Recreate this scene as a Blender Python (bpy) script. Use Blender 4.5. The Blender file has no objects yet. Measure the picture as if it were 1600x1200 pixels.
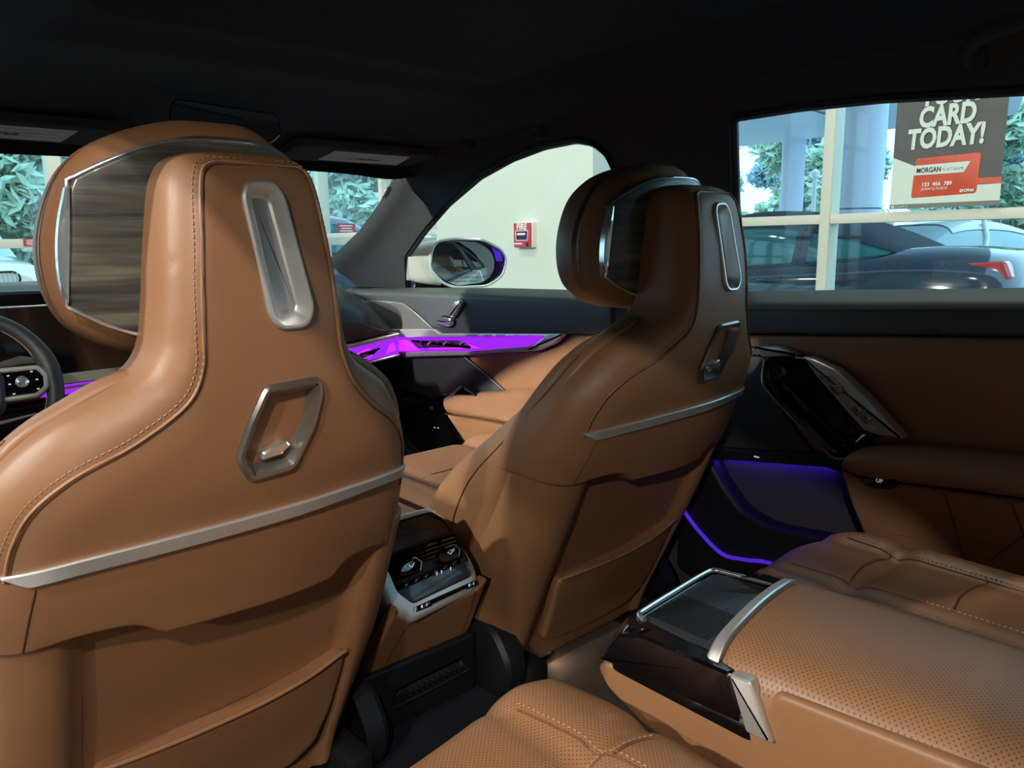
import bpy, bmesh, math, random
import numpy as np
from mathutils import Vector, Matrix
from mathutils.geometry import delaunay_2d_cdt
random.seed(7)
SC = bpy.context.scene
COL = SC.collection
# ------------------------------------------------------------------ camera
# car axes: +Y to the nose of the car, +X to its right side, Z up, ground at 0
CAM = bpy.data.cameras.new('camera'); CAM.sensor_width = 36.0; CAM.lens = 27.0
CAM.clip_start = 0.02; CAM.clip_end = 300
cam = bpy.data.objects.new('camera', CAM); COL.objects.link(cam); SC.camera = cam
_y, _p, _r = math.radians(41.5), math.radians(10.3), math.radians(0.7)
_F = Vector((math.sin(_y)*math.cos(_p), math.cos(_y)*math.cos(_p), -math.sin(_p)))
_R0 = Vector((math.cos(_y), -math.sin(_y), 0)); _U0 = _R0.cross(_F)
_R = _R0*math.cos(_r) - _U0*math.sin(_r); _U = _R.cross(_F)
_M = Matrix((_R, _U, -_F)).transposed().to_4x4(); _M.translation = Vector((-0.75, 0.0, 1.10))
cam.matrix_world = _M
# ------------------------------------------------------------------ sky, lamps, exposure
W = bpy.data.worlds.new('overcast_sky'); SC.world = W; W.use_nodes = True
_bg = W.node_tree.nodes['Background']; _bg.inputs[0].default_value = (0.40, 0.75, 1.0, 1); _bg.inputs[1].default_value = 2.8
def lamp(name, loc, aim, size, power, color, spread=180):
    l = bpy.data.lights.new(name, 'AREA'); l.shape = 'DISK'; l.size = size; l.energy = power; l.color = color; l.spread = math.radians(spread)
    o = bpy.data.objects.new(name, l); COL.objects.link(o); o.location = loc
    o.rotation_euler = (Vector(aim)-Vector(loc)).to_track_quat('-Z', 'Y').to_euler(); return o
WARM = (1.0, 0.90, 0.78); COOL = (0.80, 0.95, 1.0)
KEY = (1.0, 0.98, 0.88)
LAMPS = [((-3.05, -0.75, 3.55), (-0.3, 0.6, 0.8), 0.14, 38, KEY),
         ((-5.5, 3.0, 3.45), (0.1, 1.1, 0.75), 0.16, 290, KEY),
         ((-7.0, 3.0, 3.30), (0.62, 1.72, 0.70), 0.18, 8, KEY, 15),  # unseen spot added, narrow beam shaped to light the front door armrest
         ((-2.6, -2.3, 3.45), (-0.1, 0.7, 0.7), 0.14, 90, (1.0, 0.88, 0.80)),
         ((-5.6, -2.9, 3.55), (-0.3, 0.7, 0.9), 0.18, 125, KEY),
         ((0.3, 3.8, 3.9), (2.4, 3.9, 1.2), 0.6, 34, (0.92, 1.0, 0.92)),
         ((1.6, 1.2, 3.9), (2.4, 2.2, 0.4), 0.5, 22, (1.0, 0.98, 0.88)),
         ((1.5, 6.6, 3.9), (2.0, 8.5, 0.6), 0.6, 70, (1.0, 0.98, 0.90))]
for i, a in enumerate(LAMPS): lamp('showroom_ceiling_lamp', *a)
VS = SC.view_settings
VS.view_transform = 'Standard'; VS.look = 'None'; VS.exposure = 0.08; VS.gamma = 1.0; VS.use_curve_mapping = False
SC.display_settings.display_device = 'sRGB'
# ------------------------------------------------------------------ materials
MATS = {}
def nd(nt, t, **kw):
    n = nt.nodes.new(t)
    for k, v in kw.items(): setattr(n, k, v)
    return n
def mat(name, col, rough=0.5, metal=0.0, noise=0.0, nscale=60, bump=0.0, bscale=400, coat=0.0, emit=None, estr=0, spec=None, sheen=0, tint=None):
    m = bpy.data.materials.new(name); m.use_nodes = True; nt = m.node_tree; b = nt.nodes['Principled BSDF']
    b.inputs['Base Color'].default_value = (*col, 1); b.inputs['Roughness'].default_value = rough; b.inputs['Metallic'].default_value = metal
    if coat: b.inputs['Coat Weight'].default_value = coat; b.inputs['Coat Roughness'].default_value = 0.05
    if spec is not None: b.inputs['Specular IOR Level'].default_value = spec
    if sheen: b.inputs['Sheen Weight'].default_value = sheen
    if emit: b.inputs['Emission Color'].default_value = (*emit, 1); b.inputs['Emission Strength'].default_value = estr
    tc = nd(nt, 'ShaderNodeTexCoord')
    if noise:
        n = nd(nt, 'ShaderNodeTexNoise'); n.inputs['Scale'].default_value = nscale; n.inputs['Detail'].default_value = 4
        mx = nd(nt, 'ShaderNodeMix', data_type='RGBA')
        mx.inputs[6].default_value = (*[c*(1-noise) for c in col], 1)
        mx.inputs[7].default_value = (*(tint or [min(1, c*(1+noise)) for c in col]), 1)
        nt.links.new(tc.outputs['Object'], n.inputs['Vector']); nt.links.new(n.outputs['Fac'], mx.inputs[0]); nt.links.new(mx.outputs[2], b.inputs['Base Color'])
    if bump:
        n = nd(nt, 'ShaderNodeTexNoise'); n.inputs['Scale'].default_value = bscale; n.inputs['Detail'].default_value = 3
        bp = nd(nt, 'ShaderNodeBump'); bp.inputs['Strength'].default_value = bump; bp.inputs['Distance'].default_value = 0.002
        nt.links.new(tc.outputs['Object'], n.inputs['Vector']); nt.links.new(n.outputs['Fac'], bp.inputs['Height']); nt.links.new(bp.outputs[0], b.inputs['Normal'])
    MATS[name] = m; return m
def expr_mask(nt, ax, ay, sx, sy, shear=0.0):
    """sin(ax*sx)*sin(ay*sy) lattice from object coordinates"""
    tc = nd(nt, 'ShaderNodeTexCoord'); sp = nd(nt, 'ShaderNodeSeparateXYZ'); nt.links.new(tc.outputs['Object'], sp.inputs[0])
    def sn(axis, s):
        a = nd(nt, 'ShaderNodeMath', operation='MULTIPLY'); a.inputs[1].default_value = s
        b = nd(nt, 'ShaderNodeMath', operation='SINE'); nt.links.new(sp.outputs[axis], a.inputs[0]); nt.links.new(a.outputs[0], b.inputs[0]); return b
    p, q = sn(ax, sx), sn(ay, sy)
    m = nd(nt, 'ShaderNodeMath', operation='MULTIPLY'); nt.links.new(p.outputs[0], m.inputs[0]); nt.links.new(q.outputs[0], m.inputs[1]); return m
def lattice(name, col, hole, ax, ay, sx, sy, lo, hi, rough=0.45, metal=0.0, bump=0.4):
    m = mat(name, col, rough, metal); nt = m.node_tree; b = nt.nodes['Principled BSDF']
    k = expr_mask(nt, ax, ay, sx, sy)
    r = nd(nt, 'ShaderNodeMapRange'); r.inputs[1].default_value = lo; r.inputs[2].default_value = hi; nt.links.new(k.outputs[0], r.inputs[0])
    mx = nd(nt, 'ShaderNodeMix', data_type='RGBA'); mx.inputs[6].default_value = (*col, 1); mx.inputs[7].default_value = (*hole, 1)
    nt.links.new(r.outputs[0], mx.inputs[0]); nt.links.new(mx.outputs[2], b.inputs['Base Color'])
    bp = nd(nt, 'ShaderNodeBump'); bp.invert = True; bp.inputs['Strength'].default_value = bump; bp.inputs['Distance'].default_value = 0.001
    nt.links.new(r.outputs[0], bp.inputs['Height']); nt.links.new(bp.outputs[0], b.inputs['Normal'])
    return m
TAN = (0.285, 0.134, 0.062)
mat('leather', TAN, 0.47, noise=0.07, nscale=14, bump=0.10, bscale=900)
mat('leather_seam', (0.13, 0.052, 0.02), 0.6)
mat('thread', (0.36, 0.20, 0.11), 0.6)
lattice('leather_perf', TAN, (0.12, 0.052, 0.022), 0, 1, 1150, 1150, 0.58, 0.78, rough=0.45)
mat('blind_cloth', (0.028, 0.032, 0.042), 0.9, spec=0.15)
mat('leather_grey', (0.060, 0.062, 0.078), 0.55, bump=0.12, bscale=800)
mat('leather_green', (0.075, 0.085, 0.080), 0.5, bump=0.12, bscale=800)
mat('wheel_leather', (0.032, 0.036, 0.040), 0.5, bump=0.12, bscale=800)
mat('headliner', (0.011, 0.012, 0.017), 0.95, bump=0.25, bscale=900, sheen=0.1, spec=0.15)
mat('pillar_cloth', (0.045, 0.047, 0.050), 0.9, bump=0.25, bscale=900, spec=0.2)
mat('black_plastic', (0.008, 0.009, 0.011), 0.5, spec=0.3)
mat('shelf_wood', (0.26, 0.25, 0.20), 0.4)
mat('dark_rubber', (0.006, 0.006, 0.008), 0.6)
mat('gloss_black', (0.003, 0.003, 0.004), 0.06, coat=0.6)
mat('satin_chrome', (0.72, 0.70, 0.67), 0.36, 0.72)
mat('dark_chrome', (0.32, 0.29, 0.27), 0.28, 0.8)
mat('bright_chrome', (0.85, 0.86, 0.86), 0.16, 0.85)
mat('carpet_dark', (0.012, 0.014, 0.018), 0.95, bump=0.8, bscale=700, spec=0.1)
mat('carpet_tan', (0.16, 0.12, 0.09), 0.95, noise=0.4, nscale=500, bump=1.0, bscale=700, spec=0.1)
mat('white_paint', (0.72, 0.74, 0.70), 0.15, coat=0.8)
mat('navy_paint', (0.020, 0.030, 0.055), 0.12, coat=1.0, noise=0.3, nscale=90)
mat('soft_top', (0.030, 0.036, 0.055), 0.85, bump=0.3, bscale=300)
mat('teal_paint', (0.02, 0.16, 0.18), 0.15, coat=0.8)
mat('blue_paint', (0.15, 0.26, 0.42), 0.15, coat=0.8)
mat('car_glass', (0.02, 0.16, 0.19), 0.05, coat=0.5)  # teal reflection in the panes is painted into this colour
mat('pale_glass', (0.35, 0.48, 0.52), 0.08, coat=0.5)
mat('tyre', (0.012, 0.012, 0.013), 0.7)
mat('tail_red', (0.55, 0.02, 0.03), 0.15, coat=1.0)
mat('lamp_clear', (0.7, 0.75, 0.78), 0.1, coat=1.0)
mat('back_wall', (0.22, 0.22, 0.21), 0.8)
mat('pocket_felt', (0.035, 0.033, 0.045), 0.95)
mat('cream_wall', (0.64, 0.70, 0.61), 0.8, noise=0.02, nscale=5)
mat('cream_frame', (0.64, 0.65, 0.54), 0.5)
mat('ceiling_white', (0.7, 0.7, 0.68), 0.9)
mat('showroom_tile', (0.10, 0.10, 0.095), 0.25, noise=0.05, nscale=3)
mat('asphalt', (0.42, 0.43, 0.43), 0.85, noise=0.2, nscale=20)
mat('column_blue', (0.60, 0.68, 0.82), 0.45)
mat('canopy_grey', (0.76, 0.80, 0.86), 0.6)
mat('canopy_seam', (0.12, 0.14, 0.17), 0.7)
mat('leaf', (0.50, 0.66, 0.50), 0.6, noise=0.5, nscale=2)  # green lightened, bright outdoor haze painted into the leaves
mat('leaf_hazed', (0.32, 0.48, 0.54), 0.6, noise=0.5, nscale=2)  # blue daylight haze mixed into the leaf colour of the farther trees
mat('bark', (0.40, 0.37, 0.33), 0.9, noise=0.3, nscale=10)
mat('fire_red', (0.50, 0.030, 0.035), 0.4)
mat('white_print', (0.80, 0.80, 0.78), 0.6)
mat('pale_print', (0.62, 0.70, 0.62), 0.6)
mat('grey_print', (0.085, 0.085, 0.080), 0.6, noise=0.25, nscale=6)
mat('olive_print', (0.16, 0.18, 0.15), 0.6)
mat('red_print', (0.60, 0.045, 0.025), 0.5, noise=0.35, nscale=7, tint=(0.85, 0.13, 0.05))
mat('black_print', (0.012, 0.012, 0.014), 0.6)
mat('sticker', (0.62, 0.62, 0.64), 0.6)
mat('belt_web', (0.24, 0.12, 0.085), 0.7)
mat('mirror_glass', (0.75, 0.85, 0.85), 0.02, 1.0)
mat('led_purple', (0.02, 0.0, 0.04), 0.4, emit=(0.34, 0.02, 0.86), estr=1.0)
mat('led_magenta', (0.03, 0.0, 0.04), 0.4, emit=(0.80, 0.03, 0.95), estr=1.0)
mat('led_blue', (0.0, 0.0, 0.03), 0.4, emit=(0.14, 0.03, 1.0), estr=0.5)
mat('led_pocket', (0.0, 0.0, 0.03), 0.4, emit=(0.12, 0.03, 1.0), estr=16.0)
mat('icon_white', (0.5, 0.5, 0.5), 0.5, emit=(1, 1, 1), estr=0.3)
mat('crystal', (0.10, 0.02, 0.20), 0.05, 0.0, coat=1.0)
mat('mat_ribbed', (0.030, 0.030, 0.036), 0.45)
lattice('knit_light', (0.34, 0.33, 0.34), (0.05, 0.05, 0.055), 1, 2, 620, 620, -0.1, 0.5, rough=0.35, metal=0.5)
lattice('knit_dark', (0.060, 0.060, 0.066), (0.012, 0.012, 0.014), 1, 2, 1000, 1000, -0.1, 0.5, rough=0.45, metal=0.2)
def wood(name, a, b, sc, rough, coat):
    m = mat(name, a, rough, coat=coat); nt = m.node_tree; bs = nt.nodes['Principled BSDF']
    tc = nd(nt, 'ShaderNodeTexCoord'); mp = nd(nt, 'ShaderNodeMapping'); mp.inputs['Scale'].default_value = sc
    n = nd(nt, 'ShaderNodeTexNoise'); n.inputs['Scale'].default_value = 1.0; n.inputs['Detail'].default_value = 6; n.inputs['Roughness'].default_value = 0.62
    cr = nd(nt, 'ShaderNodeValToRGB'); e = cr.color_ramp.elements
    e[0].position = 0.36; e[0].color = (*a, 1); e[1].position = 0.72; e[1].color = (*b, 1)
    k = e.new(0.55); k.color = (*[0.62*p+0.38*q for p, q in zip(a, b)], 1)
    nt.links.new(tc.outputs['Object'], mp.inputs[0]); nt.links.new(mp.outputs[0], n.inputs['Vector']); nt.links.new(n.outputs['Fac'], cr.inputs[0]); nt.links.new(cr.outputs[0], bs.inputs['Base Color'])
wood('wood_grey', (0.020, 0.022, 0.020), (0.16, 0.145, 0.105), (5, 5, 85), 0.38, 0.35)
wood('wood_dark', (0.012, 0.012, 0.011), (0.060, 0.050, 0.038), (5, 30, 90), 0.30, 0.4)
def glass(name, tint, k=0.08):
    m = bpy.data.materials.new(name); m.use_nodes = True; nt = m.node_tree; nt.nodes.remove(nt.nodes['Principled BSDF'])
    t = nd(nt, 'ShaderNodeBsdfTransparent'); t.inputs[0].default_value = (*tint, 1)
    g = nd(nt, 'ShaderNodeBsdfGlossy'); g.inputs['Roughness'].default_value = 0.02
    mx = nd(nt, 'ShaderNodeMixShader'); mx.inputs[0].default_value = k
    nt.links.new(t.outputs[0], mx.inputs[1]); nt.links.new(g.outputs[0], mx.inputs[2]); nt.links.new(mx.outputs[0], nt.nodes['Material Output'].inputs[0]); MATS[name] = m
glass('window_glass', (0.93, 0.97, 0.96), 0.045)
# ------------------------------------------------------------------ helpers
def tag(o, label=None, cat=None, group=None, kind=None):
    if label: o['label'] = label
    if cat: o['category'] = cat
    if group: o['group'] = group
    if kind: o['kind'] = kind
    return o
def thing(name, label, cat, loc=(0, 0, 0), group=None):
    o = bpy.data.objects.new(name, None); COL.objects.link(o); o.location = loc; o.empty_display_size = 0.05
    return tag(o, label, cat, group)
def origin(p):
    v = Vector((0, 0, 0))
    while p is not None: v = v + p.location; p = p.parent
    return v
def mk(name, verts, faces, m, parent=None, smooth=True, ang=38, base=None):
    """one mesh object; verts in world coordinates, kept relative to the parent (or to base)"""
    off = origin(parent) if parent is not None else Vector(base or (0, 0, 0))
    me = bpy.data.meshes.new(name); me.from_pydata([tuple(Vector(v)-off) for v in verts], [], [tuple(f) for f in faces])
    bm = bmesh.new(); bm.from_mesh(me); bmesh.ops.recalc_face_normals(bm, faces=bm.faces); bm.to_mesh(me); bm.free()
    me.materials.append(MATS[m])
    if smooth: me.shade_smooth(); me.set_sharp_from_angle(angle=math.radians(ang))
    o = bpy.data.objects.new(name, me); COL.objects.link(o)
    if parent is not None: o.parent = parent
    else: o.location = off
    return o
def pnorm(pts):
    return [np.array(p, float) for p in pts]
def resample(pts, step, closed=True):
    out = []; n = len(pts)
    for i in range(n if closed else n-1):
        a, b = np.array(pts[i], float), np.array(pts[(i+1) % n], float); L = np.linalg.norm(b-a); k = max(1, int(math.ceil(L/step)))
        for j in range(k): out.append(a+(b-a)*j/k)
    if not closed: out.append(np.array(pts[-1], float))
    return out
def rnd(pts, r, n=5):
    out = []; N = len(pts); P = pnorm(pts)
    for i in range(N):
        a, b, c = P[i-1], P[i], P[(i+1) % N]; u, v = a-b, c-b; lu, lv = np.linalg.norm(u), np.linalg.norm(v)
        t = min(r, lu*0.48, lv*0.48); p, q = b+u/lu*t, b+v/lv*t
        for j in range(n+1):
            s = j/n; out.append((1-s)**2*p+2*s*(1-s)*b+s*s*q)
    return out
def spline(pts, n=8, closed=False):
    P = pnorm(pts); N = len(P); out = []
    rng = range(N) if closed else range(N-1)
    for i in rng:
        if closed: p0, p1, p2, p3 = P[i-1], P[i], P[(i+1) % N], P[(i+2) % N]
        else: p0, p1, p2, p3 = P[max(i-1, 0)], P[i], P[i+1], P[min(i+2, N-1)]
        for j in range(n):
            t = j/n; out.append(0.5*((2*p1)+(-p0+p2)*t+(2*p0-5*p1+4*p2-p3)*t*t+(-p0+3*p1-3*p2+p3)*t**3))
    if not closed: out.append(P[-1])
    return out
def inside(pts, poly):
    x, y = pts[:, 0], pts[:, 1]; r = np.zeros(len(pts), bool); n = len(poly)
    for i in range(n):
        (x1, y1), (x2, y2) = poly[i], poly[(i+1) % n]
        if abs(y2-y1) < 1e-12: continue
        r ^= ((y1 > y) != (y2 > y)) & (x < (x2-x1)*(y-y1)/(y2-y1)+x1)
    return r
def segdist(pts, poly, closed=True):
    P = np.array(poly, float); A = P; B = np.roll(P, -1, 0)
    if not closed: A, B = P[:-1], P[1:]
    d = np.full(len(pts), 1e9)
    for a, b in zip(A, B):
        ab = b-a; L = ab@ab
        if L < 1e-14: continue
        t = np.clip((pts-a)@ab/L, 0, 1); d = np.minimum(d, np.hypot(*(pts-a-t[:, None]*ab).T))
    return d
def panel(name, outline, mp, m, parent=None, res=0.02, r=0.006, drop=None, skirt=0.01, holes=(), hdepth=0.012, soft=None, base=None, ang=38):
    """upholstered panel: outline (a,b) filled with a fine mesh, rolled edge of radius r, border turned back by skirt. mp(a,b,h)->xyz"""
    drop = r if drop is None else drop
    ol = resample(outline, res); OP = np.array(ol); hs = [resample(h, res*0.6) for h in holes]
    cand = []
    area = sum(OP[i][0]*OP[(i+1) % len(OP)][1]-OP[(i+1) % len(OP)][0]*OP[i][1] for i in range(len(OP))); sg = 1 if area > 0 else -1
    if r > 0:
        for fr in (0.06, 0.2, 0.42, 0.7, 1.0):
            for i in range(len(OP)):
                t = OP[(i+1) % len(OP)]-OP[i-1]; t = t/(np.linalg.norm(t)+1e-12); nn = np.array([-t[1], t[0]])*sg
                cand.append(OP[i]+nn*r*fr)
        cp = np.array(cand); dd = segdist(cp, OP); k = np.concatenate([np.full(len(OP), r*fr*0.93) for fr in (0.06, 0.2, 0.42, 0.7, 1.0)])
        cp = cp[(dd >= k) & inside(cp, OP)]
    else: cp = np.zeros((0, 2))
    lo, hi = OP.min(0), OP.max(0)
    gx, gy = np.meshgrid(np.arange(lo[0]+res*.5, hi[0], res), np.arange(lo[1]+res*.5, hi[1], res)); g = np.stack([gx.ravel(), gy.ravel()], 1)
    if len(g): g = g[inside(g, OP)]
    if len(g): g = g[segdist(g, OP) > r+res*0.35]
    pts = np.concatenate([cp, g]) if len(g) else cp
    for h in hs:
        H = np.array(h)
        if len(pts): pts = pts[~inside(pts, H)]
        if len(pts): pts = pts[segdist(pts, H) > res*0.25]
    V = [Vector(p) for p in OP]; E = [(i, (i+1) % len(OP)) for i in range(len(OP))]
    for h in hs:
        s = len(V); V += [Vector(p) for p in h]; E += [(s+i, s+(i+1) % len(h)) for i in range(len(h))]
    V += [Vector(p) for p in pts]
    vo, _, fo, *_ = delaunay_2d_cdt(V, E, [], 0, 1e-6)
    vo = np.array([tuple(v) for v in vo]); cen = np.array([vo[list(f)].mean(0) for f in fo]); ok = inside(cen, OP)
    for h in hs: ok &= ~inside(cen, np.array(h))
    F = [tuple(f) for f, o in zip(fo, ok) if o]
    d = segdist(vo, OP); q = np.clip(d/r, 0, 1) if r > 0 else np.ones(len(vo))
    h = -drop*(1-np.sqrt(np.clip(1-(1-q)**2, 0, 1)))
    if soft is not None: h = h+np.array([soft(a, b) for a, b in vo])
    P3 = [mp(vo[i][0], vo[i][1], h[i]) for i in range(len(vo))]
    cnt = {}
    for f in F:
        for i in range(3):
            e = (f[i], f[(i+1) % 3]); cnt[tuple(sorted(e))] = cnt.get(tuple(sorted(e)), 0)+1
    bd = [e for e, c in cnt.items() if c == 1]; new = {}
    if skirt:
        for e in bd:
            for v in e:
                if v not in new:
                    dp = skirt if d[v] < 1e-4 else hdepth
                    new[v] = len(P3); P3.append(mp(vo[v][0], vo[v][1], h[v]-dp))
            F.append((e[0], e[1], new[e[1]], new[e[0]]))
    used = sorted({i for f in F for i in f}); ix = {v: i for i, v in enumerate(used)}
    return mk(name, [P3[i] for i in used], [tuple(ix[i] for i in f) for f in F], m, parent, base=base, ang=ang)
def inset(pts, d):
    P = pnorm(pts); N = len(P); ar = sum(P[i][0]*P[(i+1) % N][1]-P[(i+1) % N][0]*P[i][1] for i in range(N)); sg = 1 if ar > 0 else -1
    out = []
    for i in range(N):
        a, b = P[i]-P[i-1], P[(i+1) % N]-P[i]; a = a/(np.linalg.norm(a)+1e-12); b = b/(np.linalg.norm(b)+1e-12)
        n1, n2 = np.array([-a[1], a[0]])*sg, np.array([-b[1], b[0]])*sg; n = n1+n2; k = n@n
        n = n*(2/k) if k > 0.5 else n1
        out.append(P[i]+n*d)
    return out
def dish(name, outline, prof, mp, m, parent=None, cap=True, base=None, ang=30):
    """rings of the outline inset by prof[i][0] at height prof[i][1]; last ring closed when cap"""
    V = []; F = []; N = len(outline)
    for d, h in prof: V += [mp(p[0], p[1], h) for p in inset(outline, d)]
    for k in range(len(prof)-1):
        for i in range(N): j = (i+1) % N; F.append((k*N+i, k*N+j, (k+1)*N+j, (k+1)*N+i))
    if cap: F.append(tuple((len(prof)-1)*N+i for i in range(N)))
    return mk(name, V, F, m, parent, base=base, ang=ang)
def loft(name, rings, m, parent=None, caps=True, base=None, closed=True, ang=38):
    N = len(rings[0]); V = [v for r in rings for v in r]; F = []
    for k in range(len(rings)-1):
        for i in range(N if closed else N-1): j = (i+1) % N; F.append((k*N+i, k*N+j, (k+1)*N+j, (k+1)*N+i))
    if caps and closed: F += [tuple(range(N)), tuple((len(rings)-1)*N+i for i in range(N))]
    return mk(name, V, F, m, parent, base=base, ang=ang)
def tube(name, path, r, m, parent=None, n=8, closed=False, base=None, squash=None):
    P = [Vector(p) for p in path]; R = []; N = len(P); prev = None
    for i in range(N):
        t = (P[(i+1) % N]-P[i-1]) if closed else (P[min(i+1, N-1)]-P[max(i-1, 0)]); t.normalize()
        a = prev if prev is not None else (Vector((0, 0, 1)) if abs(t.z) < 0.9 else Vector((1, 0, 0)))
        b = t.cross(a).normalized(); a = b.cross(t).normalized(); prev = a
        rr = r[i] if isinstance(r, (list, tuple)) else r; s = squash or 1.0
        R.append([P[i]+(a*math.cos(2*math.pi*k/n)+b*math.sin(2*math.pi*k/n)*s)*rr for k in range(n)])
    if closed: R.append(R[0])
    return loft(name, R, m, parent, caps=not closed, base=base, ang=60)
def box(name, c, s, m, parent=None, bev=0.004, seg=2, rot=None, base=None):
    bm = bmesh.new(); bmesh.ops.create_cube(bm, size=1.0); bmesh.ops.scale(bm, vec=s, verts=bm.verts)
    if bev: bmesh.ops.bevel(bm, geom=bm.edges[:], offset=min(bev, min(s)*0.45), segments=seg, affect='EDGES', profile=0.5)
    if rot: bmesh.ops.rotate(bm, verts=bm.verts, cent=(0, 0, 0), matrix=rot)
    bmesh.ops.translate(bm, vec=c, verts=bm.verts)
    V = [v.co.copy() for v in bm.verts]; bm.verts.index_update(); F = [[v.index for v in f.verts] for f in bm.faces]; bm.free()
    return mk(name, V, F, m, parent, base=base)
def text(name, body, size, mp, m, parent, bold=0.0, align='LEFT', xs=1.0, shear=0.0, thick=0.0005):
    """lettering as flat mesh: text plane (a,b) through mp(a,b,h)"""
    c = bpy.data.curves.new(name, 'FONT'); c.body = body; c.size = size; c.offset = bold; c.align_x = align; c.shear = shear; c.resolution_u = 3; c.extrude = 0
    t = bpy.data.objects.new(name, c); COL.objects.link(t); bpy.context.view_layer.update()
    me = t.evaluated_get(bpy.context.evaluated_depsgraph_get()).to_mesh()
    V = [mp(v.co.x*xs, v.co.y, thick) for v in me.vertices]; F = [tuple(p.vertices) for p in me.polygons]
    bpy.data.objects.remove(t); bpy.data.curves.remove(c)
    return mk(name, V, F, m, parent, smooth=False)
def stitches(name, path, off, length, gap, r, m, parent):
    """short raised threads along a path (list of xyz), one joined part"""
    V = []; F = []; P = [Vector(p) for p in path]; acc = 0.0; nxt = 0.0
    for a, b in zip(P[:-1], P[1:]):
        L = (b-a).length
        if L < 1e-9: continue
        t = (b-a)/L
        while nxt <= acc+L:
            c = a+t*(nxt-acc)+off; n = off.normalized() if off.length > 0 else Vector((0, 0, 1)); s = t.cross(n).normalized()
            e = [c-t*length/2-s*r, c-t*length/2+s*r, c+t*length/2+s*r, c+t*length/2-s*r, c-t*length/3+n*r, c+t*length/3+n*r]; i = len(V); V += e
            F += [(i, i+1, i+4), (i+2, i+3, i+5), (i+1, i+2, i+5, i+4), (i+3, i, i+4, i+5)]
            nxt += length+gap
        acc += L
    return tag(mk(name, V, F, m, parent), kind='stuff')
def copy_thing(src, loc, label=None, group=None):
    r = src.copy(); COL.objects.link(r); r.location = loc
    if label: r['label'] = label
    if group: r['group'] = group
    for ch in list(src.children):
        c = ch.copy(); COL.objects.link(c); c.parent = r
        for g in ch.children:
            d = g.copy(); COL.objects.link(d); d.parent = c
    return r
def smoothcurve(xs, ys, w=0.02):
    gx = np.arange(xs[0]-0.2, xs[-1]+0.2, 0.002); gy = np.interp(gx, xs, ys)
    gy[gx < xs[0]] = ys[0]+(gx[gx < xs[0]]-xs[0])*(ys[1]-ys[0])/(xs[1]-xs[0]); gy[gx > xs[-1]] = ys[-1]+(gx[gx > xs[-1]]-xs[-1])*(ys[-1]-ys[-2])/(xs[-1]-xs[-2])
    k = int(w/0.002)*2+1; ker = np.hanning(k+2)[1:-1]; ker /= ker.sum(); gs = np.convolve(np.pad(gy, k//2, mode='edge'), ker, 'valid')
    return lambda z: float(np.interp(z, gx, gs))
def sstep(a, b, x):
    t = min(1, max(0, (x-a)/(b-a))); return t*t*(3-2*t)
# ================================================================== showroom shell
def slab(name, lo, hi, m, kind='structure', parent=None, bev=0.0):
    c = [(a+b)/2 for a, b in zip(lo, hi)]; s = [b-a for a, b in zip(lo, hi)]
    o = box(name, c, s, m, parent, bev=bev, base=None if parent else (c[0], c[1], lo[2]))
    if kind and not parent: o['kind'] = kind
    return o
slab('floor', (-12, -7, -0.06), (3.70, 9.1, 0.0), 'showroom_tile')
slab('ceiling', (-12, -7, 4.2), (3.70, 9.1, 4.3), 'ceiling_white')
slab('wall_left', (-12.15, -7, 0), (-12, 9.1, 4.2), 'back_wall')
slab('wall_back', (-12, -7.15, 0), (3.7, -7, 4.2), 'back_wall')
slab('wall_partition', (2.6, 3.07, 0), (2.76, 4.59, 4.2), 'cream_wall')
# glazed right wall: frame members at x = 3.65
wr = thing('wall_right', None, None, (3.65, 1.0, 0)); wr['kind'] = 'structure'
for y in (-4.2, -2.6, -1.0, 0.62, 2.195, 3.77, 5.35, 6.95, 8.9): slab('mullion', (3.62, y-0.03, 0), (3.74, y+0.03, 4.2), 'cream_frame', parent=wr, bev=0.003)
for z in (0.08, 1.222, 3.3): slab('rail', (3.63, -7, z-0.027), (3.73, 9, z+0.027), 'cream_frame', parent=wr, bev=0.003)
# glazed front wall at y = 9
wf = thing('wall_front', None, None, (-3, 9.0, 0)); wf['kind'] = 'structure'
for x in (-11, -9.4, -7.8, -6.2, -4.6, -3.0, -1.4, 1.10, 2.6, 4.06, 5.84): slab('mullion', (x-0.07, 8.95, 0), (x+0.07, 9.07, 4.2), 'cream_frame', parent=wf, bev=0.003)
for z in (0.08, 1.165, 3.3): slab('rail', (-12, 8.96, z-0.045), (5.9, 9.06, z+0.045), 'cream_frame', parent=wf, bev=0.003)
ys = (-4.2, -2.6, -1.0, 0.62, 2.195, 3.77, 5.35, 6.95, 8.9)
for a, b in zip(ys[:-1], ys[1:]):
    mk('pane', [(3.68, a, 0.1), (3.68, b, 0.1), (3.68, b, 4.2), (3.68, a, 4.2)], [(0, 1, 2, 3)], 'window_glass', wr)
xs = (-11, -9.4, -7.8, -6.2, -4.6, -3.0, -1.4, 1.10, 2.6, 4.06, 5.84)
for a, b in zip(xs[:-1], xs[1:]):
    mk('pane', [(a, 9.01, 0.1), (b, 9.01, 0.1), (b, 9.01, 4.2), (a, 9.01, 4.2)], [(0, 1, 2, 3)], 'window_glass', wf)
slab('ground', (-40, -40, -0.12), (60, 60, -0.065), 'asphalt')
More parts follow.
